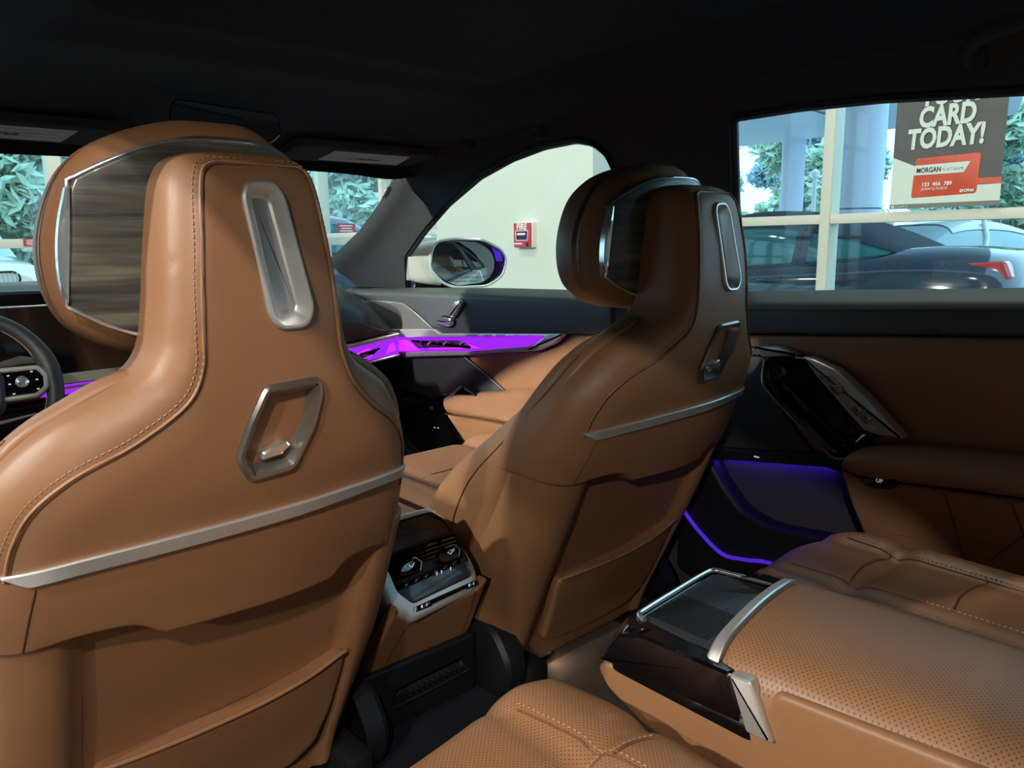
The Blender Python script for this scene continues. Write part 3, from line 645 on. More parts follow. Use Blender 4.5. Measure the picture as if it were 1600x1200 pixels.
    hs = [p*np.array([.985, .985])+np.array([0, .0165]) for p in HO]
    WO = [(-.160, 1.166), (-.130, 1.183), (-.085, 1.202), (-.04, 1.209), (.04, 1.209), (.085, 1.202), (.130, 1.183), (.160, 1.166), (.164, 1.11), (.172, 1.046), (.140, 1.025), (.10, 1.010), (.05, 1.003), (-.05, 1.003), (-.10, 1.010), (-.140, 1.025), (-.172, 1.046), (-.164, 1.11)]
    wo = [np.array(p) for q in ([WO[7], WO[8], WO[9]], WO[9:17], [WO[16], WO[17], WO[0]], WO[0:8]) for p in spline(q, 4)[:-1]]
    wp = panel('wood_panel', wo, lambda a, b, h: hb(a, b, h+.0045), 'wood_grey', hr, res=.018, r=.003, skirt=.012, ang=60)
    tube('chrome_edge', [hb(p[0], p[1], .003) for p in inset(wo, -.0015)], .0022, 'bright_chrome', hr, n=6, closed=True)
    for sd in (-1, 1):
        R = []
        for t in np.linspace(0, 1, 11):
            z = 1.160-.112*t; u0 = sd*(.1605+.0115*t); wd = .0085*math.sin(math.pi*min(1, max(0.04, t)))**.6+.0008
            R.append([hb(u0, z, -.004), hb(u0, z, .0062), hb(u0+sd*wd*.5, z, .0068), hb(u0+sd*wd, z, .0045), hb(u0+sd*wd, z, -.006)])
        loft('chrome_wing', R, 'bright_chrome', hr, ang=30)
    ring2 = []
    for p in inset(HO, .022): ring2.append(hb(p[0], p[1], -.052*(1-math.sqrt(1-(1-.022/.05)**2))+.0004))
    tube('seam', ring2, .0012, 'leather_seam', hr, n=5, closed=True)
    return S
seat1 = front_seat("tan leather driver's seat behind the steering wheel, with wood headrest panel", -0.40)
seat2 = copy_thing(seat1, (0.40, 1.20, 0.22), 'tan leather front passenger seat beside the right front door')
# ================================================================== rear bench and armrest
RB = thing('rear_bench', 'tan perforated leather rear bench around the fold-down armrest', 'seat', (0, 0.2, 0.22))
def cushion(name, O, zf, m, res=.013, r=.045, drop=.05, skirt=.22): return panel(name, O, lambda a, b, h: (a, b, zf(a, b)+h), m, RB, res=res, r=r, drop=drop, skirt=skirt, ang=60)
def zc_(cx):
    def f(a, b):
        q = abs(a-cx)
        return .604-.012*math.exp(-((q-.085)/.012)**2)*.5-.010*math.exp(-((b-.46)/.014)**2)+.010*math.exp(-((q-.13)/.04)**2)-.03*sstep(.45, .62, b)*0
    return f
for sd, O in ((-1, [(-.145, .585), (-.165, .612), (-.24, .618), (-.36, .598), (-.50, .58), (-.56, .52), (-.56, .10), (-.165, .10), (-.14, .35), (-.135, .52)]),
              (1, [(.235, .585), (.27, .606), (.41, .618), (.51, .590), (.553, .535), (.548, .42), (.53, .10), (.20, .10), (.215, .35)])):
    cx = -.35 if sd < 0 else .38; f = zc_(cx)
    c = cushion('seat_cushion', rnd(O, .03, 4), f, 'leather_perf')
    if sd < 0:
        lines = [[(-.252, .56), (-.245, .50), (-.235, .40), (-.23, .20)], [(-.44, .54), (-.44, .40), (-.44, .2)], [(-.235, .44), (-.20, .435), (-.185, .43)], [(-.44, .46), (-.34, .46), (-.24, .45)]]
    else:
        lines = [[(.322, .56), (.325, .50), (.33, .40), (.33, .20)], [(.48, .545), (.475, .45), (.47, .2)], [(.33, .47), (.40, .48), (.475, .47)], [(.33, .33), (.40, .34), (.47, .33)]]
    for l in lines:
        pts = [(p[0], p[1], f(p[0], p[1])+.0003) for p in resample(spline(l, 6), .006, closed=False)]
        tube('seam', pts, .0012, 'leather_seam', c, n=5)
        stitches('stitching', [(p[0]+.006, p[1]+.004, f(p[0]+.006, p[1]+.004)+.0002) for p in pts], Vector((0, 0, .0006)), .0042, .0026, .0007, 'thread', c)
cushion('centre_cushion', rnd([(-.155, .52), (.215, .52), (.21, .10), (-.16, .10)], .04), lambda a, b: .520, 'leather_perf', r=.03, drop=.03)
for sd, x0, x1 in ((-1, -.56, -.16), (1, .20, .55)):
    O = rnd([(x0, .50), (x1, .50), (x1, .98), (x0, .98)], .06)
    panel('backrest', O, lambda a, b, h: (a, .10-(b-.5)*.38+h*1.0, b), 'leather', RB, res=.03, r=.06, drop=.06, skirt=.16, ang=60)
box('bench_plinth', (0.0, .30, .30), (1.16, .42, .16), 'carpet_dark', RB, bev=.02)
AR = thing('fold_down_armrest', 'fold-down armrest in the rear bench with gloss black tray and perforated tan lid', 'console', (0.02, 0.3, 0.52))  # hinged centre armrest of the rear bench
AL, ARt = -.115, .128           # left and right flanks
sideT = lambda a, b, h: (AL-h, a, b)
def flank(x, s):
    T = lambda a, b, h: (x+s*h, a, b)
    panel('flank', rnd([(.572, .598), (.560, .612), (.368, .620), (.340, .672), (.06, .690), (.06, .545), (.42, .545), (.50, .555), (.555, .578)], .008, 3), T, 'leather', AR, res=.014, r=.007, skirt=.03, ang=60)
    g = dish('gloss_panel', rnd([(.566, .612), (.374, .6215), (.388, .671), (.50, .668), (.535, .655)], .006, 3), [(0, -.02), (0, .0), (.003, .003)], T, 'gloss_black', AR)
    dish('slant_trim', rnd([(.388, .672), (.364, .674), (.337, .620), (.366, .6185)], .003, 2), [(0, -.02), (0, .004), (.0015, .006), (.004, .0065)], T, 'satin_chrome', AR)
flank(AL, -1); flank(ARt, 1)
box('core', ((AL+ARt)/2, .24, .60), (ARt-AL-.012, .38, .09), 'black_plastic', AR, bev=.005)
nose = rnd([(AL+.002, .36), (ARt-.002, .36), (ARt-.002, .545), (ARt-.03, .568), (AL+.03, .568), (AL+.002, .545)], .012)
dish('tray_deck', nose, [(-.004, .608), (-.002, .632), (.010, .653), (.016, .657)], lambda a, b, h: (a, b, h), 'gloss_black', AR)
TR = rnd([(-.075, .428), (.118, .455), (.102, .553), (-.068, .540)], .012)
dish('tray_mat', TR, [(0, .656), (0, .6580), (.002, .6584)], lambda a, b, h: (a, b, h), 'mat_ribbed', AR)
for k in range(26):
    t = k/26; b = .538-.085*t
    box('rib', (-.022, b, .6586), (.075, .0012, .0009), 'black_plastic', AR, bev=0)
for k in range(5): box('score_line', (.072+.007*k, .500-.004*k, .6587), (.0016, .045-.004*k, .0006), 'black_print', AR, bev=0, rot=Matrix.Rotation(.55, 3, 'Z'))
box('score_line', (.004, .470, .6587), (.0025, .050, .0006), 'black_print', AR, bev=0, rot=Matrix.Rotation(-.95, 3, 'Z'))
tube('tray_rim', [(p[0], p[1], .6592) for p in spline([(-.074, .532), (-.068, .545), (-.05, .549), (.02, .555), (.09, .560), (.108, .556), (.112, .54), (.128, .47)], 5)], .0035, 'bright_chrome', AR, n=8)
# chrome band and lid
def lid_sec(y, zt, w=0.0):
    xs = np.linspace(AL+.001, ARt-.001, 21); out = []
    for u in xs:
        t = (u-AL)/(ARt-AL); e = min(t, 1-t); d = (ARt-AL)*e; r = .045
        out.append((u, y, zt+.012*math.sin(math.pi*t)-(.036*(1-math.sqrt(1-(1-min(d/r, 1))**2)))))
    return out
def lidblock(name, ys, zs, m, grow=0.0, ang=50):
    R = []
    for y, z in zip(ys, zs):
        s = lid_sec(y, z); c = (AL+ARt)/2
        s = [(c+(p[0]-c)*(1+grow), p[1], p[2]) for p in s]
        R.append(s+[(s[-1][0], y, .640), (s[0][0], y, .640)])
    return loft(name, R, m, AR, ang=ang)
ysk = [.420, .418, .412, .34, .25, .16, .06]
skew = lambda u: .10*(u-AL)
lid = lidblock('lid', [.409, .404, .395, .34, .25, .16, .06], [.674, .682, .686, .689, .692, .694, .696], 'leather_perf', 0.0)
bnd = lidblock('lid_band', [.426, .424, .420, .410, .408], [.668, .678, .684, .686, .685], 'satin_chrome', .015, 25)
for o in (lid, bnd):
    for v in o.data.vertices: v.co.y += .13*(v.co.x+AR.location.x-AL)*sstep(.10, .40, v.co.y+AR.location.y)
# ================================================================== right front door
DX = lambda x: (lambda a, b, h=0.0: (x-h, a, b))     # door-side panels: (a along the car, b height, h into the cabin)
FD = thing('front_door', 'right front car door with purple light bar, knit metal speaker cover and tan armrest', 'car door', (0.80, 1.9, 0.22))
panel('door_board', rnd([(2.66, .945), (2.66, .30), (1.30, .26), (1.285, .60), (1.285, .95)], .02), DX(.765), 'black_plastic', FD, res=.05, r=.01, skirt=.05)
# belt rail: sloping ledge between the glass and the inner panel
out_ = [(2.704, .936), (2.3, .953), (1.794, .969), (1.30, .977)]; in_ = [(2.63, .929), (1.982, .945), (1.372, .954), (1.29, .954)]
R = []
for t in np.linspace(0, 1, 16):
    y = 2.66-1.365*t; zo = np.interp(-y, [-p[0] for p in out_], [p[1] for p in out_]); zi = np.interp(-y, [-p[0] for p in in_], [p[1] for p in in_])
    R.append([(.80, y, zo-.03), (.80, y, zo), (.775, y, zo+.001), (.748, y, zi+.005), (.738, y, zi), (.735, y, zi-.010), (.75, y, zi-.03)])
loft('belt_rail', R, 'leather_green', FD, ang=50)
stitches('stitching', [(.7385, y, float(np.interp(-y, [-p[0] for p in in_], [p[1] for p in in_]))+.003) for y in np.linspace(2.6, 1.3, 40)], Vector((-.0006, 0, .0006)), .006, .004, .0010, 'leather_green', FD)
panel('upper_panel', rnd([(2.61, .925), (2.30, .932), (1.98, .940), (1.37, .949), (1.292, .949), (1.292, .870), (1.45, .8585), (2.02, .816), (2.04, .824), (2.305, .803), (2.40, .853), (2.52, .895)], .008, 3), DX(.735), 'leather_grey', FD, res=.03, r=.008, skirt=.02)
KG = [(2.56, .899), (2.433, .904), (2.253, .904), (2.20, .893), (2.14, .867), (2.058, .829), (2.310, .809), (2.381, .846), (2.466, .880)]
panel('speaker_cover', rnd(KG, .012, 3), DX(.7285), 'knit_light', FD, res=.03, r=.003, skirt=.008)
tube('cover_edge', [(.727, p[0], p[1]) for p in spline([(2.433, .904), (2.253, .905), (2.20, .894), (2.14, .868), (2.058, .830)], 5)], .0022, 'satin_chrome', FD, n=6)
# light bar in its satin frame
TO = [(2.300, .811), (2.044, .831), (2.013, .819), (1.443, .863), (1.483, .833), (1.546, .807), (1.842, .764), (2.285, .713)]
TI = [(2.300, .788), (2.18, .790), (1.80, .822), (1.52, .845), (1.58, .816), (1.842, .777), (2.06, .755), (2.292, .731)]
tp = rnd(TO, .006, 3)
panel('light_bar_frame', tp, DX(.718), 'satin_chrome', FD, res=.02, r=.004, skirt=.012, holes=[rnd(TI, .004, 2)], hdepth=.012)
lb = dish('light_bar', rnd(TI, .004, 2), [(0, -.006), (.0015, -.002), (.010, .001)], DX(.719), 'led_purple', FD)
dish('glow_end', rnd([(2.290, .775), (2.20, .782), (2.12, .752), (2.285, .737)], .006), [(0, .000), (.001, .0035), (.004, .004)], DX(.719), 'led_magenta', lb)
dish('glow_end', rnd([(2.10, .772), (1.86, .798), (1.80, .790), (2.06, .762)], .006), [(0, .000), (.001, .003)], DX(.719), 'led_magenta', lb)
cr = [(2.172, .784), (1.90, .807), (1.838, .789), (2.132, .760)]
dish('crystal_switch', rnd(cr, .008), [(0, .0), (.001, .006), (.006, .008)], DX(.719), 'crystal', FD)
for k in range(6): box('facet', (.7095, 2.10-.043*k, .780+.0036*k), (.006, .022, .008), 'bright_chrome' if k % 2 else 'gloss_black', FD, bev=.002, rot=Matrix.Rotation(.5*(-1)**k, 3, 'X'))
dish('frame_tip', rnd([(1.52, .846), (1.444, .862), (1.483, .833), (1.585, .806)], .004), [(0, -.004), (0, .004), (.003, .006)], DX(.718), 'satin_chrome', FD)
# seat adjuster switches shaped like a little seat
sw1 = spline([(2.026, .862), (2.018, .850), (1.985, .843), (1.957, .846), (1.945, .858), (1.952, .870), (1.975, .873), (2.005, .873)], 4, True)
sw2 = spline([(1.958, .880), (1.945, .874), (1.925, .884), (1.900, .915), (1.903, .926), (1.922, .930), (1.938, .918)], 4, True)
for s in (sw1, sw2):
    k = dish('seat_switch', s, [(-.003, .0), (-.003, .004), (.001, .005)], DX(.7345), 'gloss_black', FD)
    dish('switch_cap', inset(s, .001), [(0, .004), (0, .012), (.004, .017), (.009, .018)], DX(.7345), 'bright_chrome', k)
# lower half: knit cover, tan panel, armrest, map pocket
panel('lower_cover', rnd([(2.31, .708), (1.912, .752), (1.712, .664), (1.80, .645), (1.94, .636), (2.08, .595), (2.31, .60)], .006, 3), DX(.742), 'knit_dark', FD, res=.03, r=.003, skirt=.01)
tube('cover_edge', [(.739, 1.913, .751), (.739, 1.81, .708), (.739, 1.712, .664)], .002, 'satin_chrome', FD, n=6)
panel('tan_panel', rnd([(1.907, .753), (1.842, .762), (1.546, .804), (1.483, .830), (1.442, .8585), (1.292, .868), (1.292, .62), (1.60, .62), (1.712, .664)], .006, 3), DX(.742), 'leather', FD, res=.025, r=.006, skirt=.01)
ARM = [(1.955, .612), (1.945, .628), (1.83, .648), (1.74, .664), (1.63, .690), (1.31, .715), (1.31, .600), (1.60, .592), (1.925, .574)]
panel('armrest', rnd(ARM, .010, 4), lambda a, b, h: (.668+.055*max(0, (b-.60))/.08-h*.9, a, b), 'leather', FD, res=.016, r=.014, drop=.02, skirt=.07, ang=60)
panel('armrest_skirt', rnd([(1.927, .570), (1.60, .588), (1.31, .596), (1.31, .40), (1.70, .40), (1.796, .468)], .008, 3), DX(.672), 'leather', FD, res=.025, r=.008, skirt=.08)
tube('seam', [(.668, y, z) for y, z in [(1.925, .574), (1.75, .583), (1.60, .591), (1.31, .599)]], .0022, 'leather_seam', FD, n=6)
dish('pull_cup', rnd([(2.08, .590), (1.96, .612), (1.87, .664), (1.80, .645), (1.94, .625)], .006), [(0, 0), (0, .035), (.004, .038), (.010, .02)], DX(.735), 'gloss_black', FD)
tube('pull_strip', [(.690, 1.955, .612), (.692, 1.92, .632), (.694, 1.868, .666)], .0045, 'dark_chrome', FD, n=8)
box('door_button', (.698, 2.04, .570), (.006, .018, .012), 'bright_chrome', FD, bev=.003)
for k in range(2): box('icon', (.697, 2.025-.02*k, .507+.002*k), (.001, .010, .003), 'icon_white', FD, bev=0)
panel('map_pocket', rnd([(2.30, .56), (2.05, .575), (1.935, .565), (1.80, .47), (1.80, .34), (2.10, .34), (2.24, .40), (2.30, .44)], .02), DX(.748), 'black_plastic', FD, res=.04, r=.006, skirt=.01)
tube('pocket_lip', [(.70, p[0], p[1]) for p in spline([(2.33, .50), (2.25, .42), (2.15, .372), (2.0, .36), (1.85, .36), (1.70, .37)], 5)], .014, 'leather_green', FD, n=8)
panel('pocket_front', rnd([(2.33, .49), (2.25, .41), (2.15, .365), (1.70, .365), (1.70, .26), (2.33, .27)], .02), DX(.70), 'leather_green', FD, res=.04, r=.01, skirt=.05)
box('pocket_light', (.742, 1.88, .525), (.004, .06, .004), 'led_pocket', FD, bev=0)
# glass and door mirror
GX = lambda y, z: .80-.4*(z-.98)
mk('window_glass', [(GX(0, z)+.012, y, z) for y, z in [(2.33, .953), (2.262, 1.062), (1.926, 1.225), (1.737, 1.29), (1.584, 1.326), (1.454, 1.345), (1.341, 1.35), (1.28, 1.34), (1.24, 1.30), (1.235, 1.2), (1.30, .975)]], [tuple(range(11))], 'window_glass', FD, smooth=False)
MO = [(2.362, 1.010), (2.352, 1.075), (2.330, 1.112), (2.280, 1.121), (2.15, 1.119), (2.04, 1.105), (1.975, 1.068), (1.965, 1.03), (1.985, .985), (2.04, .958), (2.12, .948), (2.24, .950), (2.30, .962)]
# mirror head: glass side faces the driver and rear; built about its own plane
mc = Vector((.932, 2.122, 1.037)); mn = Vector((-.42, -.905, .03)).normalized(); mr = Vector((0, 0, 1)).cross(mn).normalized(); mu = mn.cross(mr)
def MT(a, b, h): return mc+mr*a*1.12+mu*b*1.08+mn*h
HD = rnd([(-.128, -.015), (-.118, .048), (-.098, .075), (-.045, .083), (.05, .078), (.112, .045), (.128, .010), (.112, -.045), (.06, -.078), (-.045, -.080), (-.085, -.065)], .02, 4)
mh = dish('side_mirror', HD, [(.075, -.115), (.035, -.10), (.010, -.06), (.0, -.02), (0, .003), (.004, .006), (.008, .004)], MT, 'white_paint', FD, cap=False)
k = loft('mirror_back', [[MT(p[0], p[1], -.114) for p in inset(HD, .074)], [MT(p[0]*.3, p[1]*.3, -.118) for p in inset(HD, .074)]], 'white_paint', mh)
dish('mirror_bezel', inset(HD, .007), [(0, .004), (.006, -.003), (.010, -.004)], MT, 'gloss_black', mh)
GL = rnd([(-.118, -.012), (-.108, .045), (-.090, .064), (-.045, .072), (.03, .066), (.072, .040), (.084, .008), (.080, -.030), (.048, -.062), (-.038, -.070), (-.080, -.052)], .016, 4)
dish('mirror_glass', GL, [(0, -.004), (0, .001), (.002, .0015)], MT, 'mirror_glass', mh)
text('lettering', 'OBJECTS IN MIRROR ARE CLOSER', .0085, lambda a, b, h: MT(-.062+a, -.048+b, .003+h), 'olive_print', mh)
text('lettering', 'THAN THEY APPEAR', .0085, lambda a, b, h: MT(-.050+a, -.060+b, .003+h), 'olive_print', mh)
dish('blind_spot_lamp', rnd([(.075, .052), (.105, .034), (.112, .006), (.090, .004), (.085, .028)], .004), [(0, -.003), (.001, .001)], MT, 'led_blue', mh)
def mring(a, b0, b1, h0, h1): return [MT(a, (b0+b1)/2+(b1-b0)/2*math.copysign(abs(math.sin(t))**.5, math.sin(t)), (h0+h1)/2+(h1-h0)/2*math.copysign(abs(math.cos(t))**.5, math.cos(t))) for t in np.linspace(0, 2*math.pi, 25)[:-1]]
loft('mirror_arm', [mring(-.085, -.070, .076, -.100, -.004), mring(-.12, -.066, .072, -.105, -.010), mring(-.150, -.060, .064, -.105, -.022), mring(-.182, -.050, .054, -.10, -.035)], 'white_paint', mh, ang=60)
panel('outer_skin', rnd([(2.62, .915), (2.30, .935), (1.30, .955), (1.27, .93), (1.27, .30), (1.40, .26), (2.45, .27), (2.62, .5)], .03), lambda a, b, h: (.885+.045*math.sin(math.pi*min(1, max(0, (b-.2)/.75)))+h, a, b), 'white_paint', FD, res=.08, r=.02, skirt=.06)
tube('mirror_foot', [(.80, 2.26, .955), (.86, 2.22, .952), (.93, 2.14, .955)], [.022, .020, .014], 'gloss_black', mh, n=8)
# ================================================================== right rear door
RD = thing('rear_door', 'dark right rear car door with tan armrest, switch plate and purple glowing pocket', 'car door', (0.80, 0.55, 0.22))
panel('door_board', rnd([(1.10, .97), (1.10, .26), (.95, .24), (-.30, .26), (-.30, 1.02)], .02), DX(.765), 'black_plastic', RD, res=.05, r=.01, skirt=.05)
R = []
for t in np.linspace(0, 1, 14):
    y = 1.10-1.4*t; zo = .990+(.955-y)*.047; zi = .966+(.92-y)*.055
    R.append([(.80, y, zo-.03), (.80, y, zo), (.778, y, zo+.001), (.752, y, zi+.005), (.740, y, zi), (.735, y, zi-.012), (.75, y, zi-.03)])
loft('belt_rail', R, 'leather_green', RD, ang=50)
stitches('stitching', [(.7375, y, .966+(.92-y)*.055-.003) for y in np.linspace(1.05, .2, 20)], Vector((-.0006, 0, .0003)), .005, .004, .0010, 'leather_green', RD)
panel('upper_panel', rnd([(1.08, .950), (-.25, 1.020), (-.25, .982), (.387, .938), (.921, .901), (1.08, .89)], .008, 3), DX(.737), 'leather_grey', RD, res=.04, r=.008, skirt=.02)
panel('tan_panel', rnd([(1.08, .887), (.921, .898), (.387, .935), (-.25, .979), (-.25, .66), (.60, .66), (.90, .66), (1.08, .66)], .006, 3), DX(.745), 'leather', RD, res=.04, r=.008, skirt=.02)
panel('speaker_cover', rnd([(1.06, .848), (.856, .857), (.858, .809), (.848, .788), (.742, .668), (.97, .632), (1.06, .62)], .006, 3), DX(.733), 'knit_dark', RD, res=.03, r=.003, skirt=.012)
dish('knit_strip', rnd([(1.03, .867), (.881, .878), (.857, .860), (1.03, .851)], .003, 2), [(0, -.01), (0, .004), (.002, .006)], DX(.728), 'knit_light', RD)
dish('satin_tip', rnd([(.880, .879), (.820, .885), (.776, .871), (.808, .864), (.856, .858)], .003, 2), [(0, -.01), (0, .006), (.002, .008), (.004, .0085)], DX(.725), 'satin_chrome', RD)
PK = rnd([(.846, .860), (.780, .868), (.748, .868), (.716, .836), (.664, .778), (.632, .745), (.600, .736), (.640, .695), (.664, .682), (.690, .682), (.812, .778), (.838, .808)], .010, 3)
dish('grab_cup', PK, [(0, -.02), (0, .008), (.003, .012), (.008, .010), (.020, -.012), (.03, -.02)], DX(.72), 'gloss_black', RD)
tube('cup_edge', [(.707, p[0], p[1]) for p in spline([(.846, .855), (.848, .81), (.83, .785), (.76, .728), (.695, .681), (.675, .674), (.655, .681)], 5)], .0022, 'bright_chrome', RD, n=6)
PL = rnd([(.760, .870), (.735, .868), (.690, .853), (.629, .808), (.553, .738), (.598, .736), (.626, .741), (.664, .775), (.722, .829)], .004, 3)
sp = dish('switch_plate', PL, [(0, -.02), (0, .006), (.002, .010), (.004, .011)], DX(.712), 'satin_chrome', RD)
ws = dish('window_switch', rnd([(.721, .836), (.693, .838), (.668, .818), (.682, .803)], .003), [(0, .010), (.001, .013), (.003, .009)], DX(.712), 'gloss_black', sp)
box('switch_key', (.696, .678, .815), (.012, .020, .016), 'dark_chrome', sp, bev=.003)
tube('plate_line', [(.7005, p[0], p[1]) for p in [(.717, .838), (.688, .806), (.675, .796), (.640, .764), (.628, .754), (.604, .752)]], .0013, 'bright_chrome', sp, n=6)
for k in range(2): box('memory_key', (.7, .640-.018*k, .780-.013*k), (.006, .018, .018), 'dark_chrome', sp, bev=.002, rot=Matrix.Rotation(.7, 3, 'X'))
for k in range(2): box('icon', (.6965, .640-.018*k, .780-.013*k), (.001, .006, .004), 'black_print', sp, bev=0)
AM = [(.645, .692), (.628, .706), (.575, .722), (.483, .730), (.349, .742), (-.20, .78), (-.20, .69), (.343, .683), (.515, .668), (.60, .658), (.648, .668)]
panel('armrest', rnd(AM, .010, 4), lambda a, b, h: (.655+.075*max(0, b-.69-.04*max(0, .6-a))/.06-h, a, b), 'leather', RD, res=.015, r=.012, drop=.018, skirt=.07, ang=60)
panel('armrest_skirt', rnd([(.648, .668), (.60, .657), (.515, .666), (.343, .680), (-.20, .686), (-.20, .45), (.50, .42), (.55, .45), (.584, .532), (.621, .602)], .008, 3), DX(.660), 'leather', RD, res=.025, r=.008, skirt=.08)
stitches('stitching', [(.656, y, z+.004) for y, z in [(.515, .660), (.343, .674), (.0, .680)]], Vector((-.0008, 0, 0)), .0045, .003, .0011, 'thread', RD)
stitches('stitching', [(.656, y, z) for y, z in [(.578, .566), (.45, .580), (.336, .602), (.0, .63)]], Vector((-.0008, 0, 0)), .0045, .003, .0011, 'thread', RD)
for (a, b) in (((.46, .662), (.38, .45)), ((.47, .45), (.30, .672)), ((.36, .45), (.14, .67)), ((.36, .672), (.26, .45))): tube('quilt_seam', [(.6594, *a), (.6594, *b)], .0013, 'leather_seam', RD, n=5)
bt = dish('release_button', spline([(.605, .658), (.594, .672), (.56, .677), (.540, .672), (.548, .655), (.585, .648)], 4, True), [(-.002, -.01), (-.002, .003), (.001, .006), (.008, .004)], DX(.662), 'gloss_black', RD)
text('lettering', 'UP', .010, lambda a, b, h: (.6555, .577-a, .660+b), 'icon_white', bt)
box('icon', (.7, .848, .644), (.001, .012, .003), 'icon_white', RD, bev=0)
# pocket with its lamp and floor strip
panel('pocket_back', rnd([(1.00, .62), (.70, .652), (.66, .65), (.62, .58), (.58, .50), (.58, .42), (1.00, .42)], .02), DX(.756), 'pocket_felt', RD, res=.04, r=.004, skirt=.01)
panel('pocket_lip', rnd([(1.06, .64), (.985, .625), (.935, .555), (.885, .508), (.82, .490), (.60, .508), (.55, .50), (.55, .26), (.90, .26), (1.06, .32)], .02), DX(.712), 'black_plastic', RD, res=.03, r=.012, skirt=.045)
panel('pocket_brow', rnd([(1.06, .628), (.742, .668), (.69, .680), (.655, .682), (.648, .665), (.655, .640), (.70, .648), (.97, .612), (1.06, .60)], .006, 3), DX(.715), 'black_plastic', RD, res=.03, r=.006, skirt=.04)
box('pocket_light', (.748, .83, .6285), (.006, .26, .003), 'led_pocket', RD, bev=0, rot=Matrix.Rotation(-.128, 3, 'X'))
panel('outer_skin', rnd([(1.25, .955), (.95, .965), (-.45, 1.0), (-.45, .30), (1.25, .28)], .03), lambda a, b, h: (.885+.045*math.sin(math.pi*min(1, max(0, (b-.2)/.78)))+h, a, b), 'white_paint', RD, res=.08, r=.02, skirt=.06)
tube('floor_light', [(.704, p[0], p[1]) for p in spline([(1.015, .585), (1.035, .51), (1.030, .470), (.937, .402), (.87, .402), (.801, .414), (.6, .42)], 6)], .0045, 'led_blue', RD, n=8)
mk('window_glass', [(GX(0, z)+.012, y, z) for y, z in [(.97, .99), (.95, 1.18), (.92, 1.345), (.765, 1.352), (.6, 1.35), (.40, 1.33), (.0, 1.28), (-.2, 1.05), (.41, 1.012)]], [tuple(range(9))], 'window_glass', RD, smooth=False)
# ================================================================== car body trim, roof lining, floor
SIDE = lambda s: (lambda a, b, h=0.0: (s*(.80-.4*(b-.98)-h*.92), a, b-h*.36*0))
FW = rnd([(2.325, .945), (2.258, 1.062), (2.10, 1.145), (1.926, 1.224), (1.737, 1.291), (1.584, 1.326), (1.454, 1.344), (1.341, 1.348), (1.290, 1.336), (1.256, 1.308), (1.243, 1.262), (1.255, 1.19), (1.325, .945)], .015, 3)
RW = rnd([(.962, .962), (.939, 1.177), (.909, 1.346), (.765, 1.3475), (.613, 1.342), (.493, 1.332), (.403, 1.325), (.10, 1.29), (-.25, 1.16), (-.33, 1.03), (-.30, .985)], .012, 3)
SO = [(2.66, .925), (2.845, 1.043), (2.507, 1.157), (2.314, 1.243), (2.115, 1.346), (2.02, 1.40), (1.6, 1.44), (.8, 1.45), (.2, 1.44), (-.55, 1.36), (-.75, 1.1), (-.75, .93)]
APL = spline([(2.76, 1.025), (2.50, 1.112), (2.28, 1.205), (2.10, 1.295), (1.90, 1.375)], 8)
def pillar_bulge(a, b): return .022*math.exp(-(float(segdist(np.array([[a, b]]), APL, closed=False)[0])/.030)**2) if a > 1.8 else 0.0
t1 = panel('trim_1', SO, SIDE(1), 'pillar_cloth', None, res=.022, r=.01, skirt=.03, holes=[FW, RW], hdepth=-.012, base=(.70, 1.0, .93), soft=pillar_bulge, ang=60); t1['kind'] = 'structure'
for nm, hole in (('window_seal', FW), ('window_seal', RW)):
    tube(nm, [SIDE(1)(p[0], p[1], -.004) for p in hole], .010, 'dark_rubber', t1, n=6, closed=True)
tube('cover_joint', [SIDE(1)(y, z, .004+pillar_bulge(y, z)) for y, z in [(2.12, 1.340), (2.10, 1.31), (2.07, 1.27), (2.03, 1.225)]], .002, 'dark_rubber', t1, n=5)
bdg = [(2.215+.036*math.cos(t*math.pi/10)*.75-.010*math.sin(t*math.pi/10), 1.274+.014*math.cos(t*math.pi/10)*-1.0+.008*math.sin(t*math.pi/10)) for t in range(20)]
dish('airbag_badge', bdg, [(0, .0), (0, .022), (.002, .023)], SIDE(1), 'sticker', t1)
# left side: rear door stands open, so the trim is notched there
LO = [(2.66, .925), (2.845, 1.043), (2.507, 1.157), (2.314, 1.243), (2.115, 1.346), (2.02, 1.40), (1.6, 1.44), (.8, 1.45), (.2, 1.44), (-.55, 1.36), (-.75, 1.1), (-.75, .93), (-.52, .93), (-.44, 1.12), (-.25, 1.25), (.10, 1.33), (.5, 1.37), (.88, 1.37), (.93, 1.20), (.96, .93)]
t2 = panel('trim_2', LO, SIDE(-1), 'pillar_cloth', None, res=.04, r=.008, skirt=.03, holes=[FW], hdepth=.03, base=(-.70, 1.0, .93)); t2['kind'] = 'structure'
for s, nm in ((1, 'trim_3'), (-1, 'trim_4')):
    p = box(nm, (s*.765, 1.16, .60), (.05, .30, .80), 'pillar_cloth', None, bev=.02, base=(s*.765, 1.16, .20)); p['kind'] = 'structure'
sl = box('trim_5', (-.78, .9, .20), (.12, 3.6, .20), 'black_plastic', None, bev=.03, base=(-.78, .9, .1)); sl['kind'] = 'structure'
sl = box('trim_6', (.80, .9, .18), (.10, 3.6, .18), 'black_plastic', None, bev=.03, base=(.80, .9, .09)); sl['kind'] = 'structure'
DD = thing('driver_door', 'closed left front car door beside the steering wheel', 'car door', (-.80, 1.8, .22))
panel('door_board', rnd([(2.66, .93), (1.28, .95), (1.28, .28), (2.66, .30)], .02), lambda a, b, h: (-.80+h, a, b), 'black_plastic', DD, res=.06, r=.01, skirt=.05)
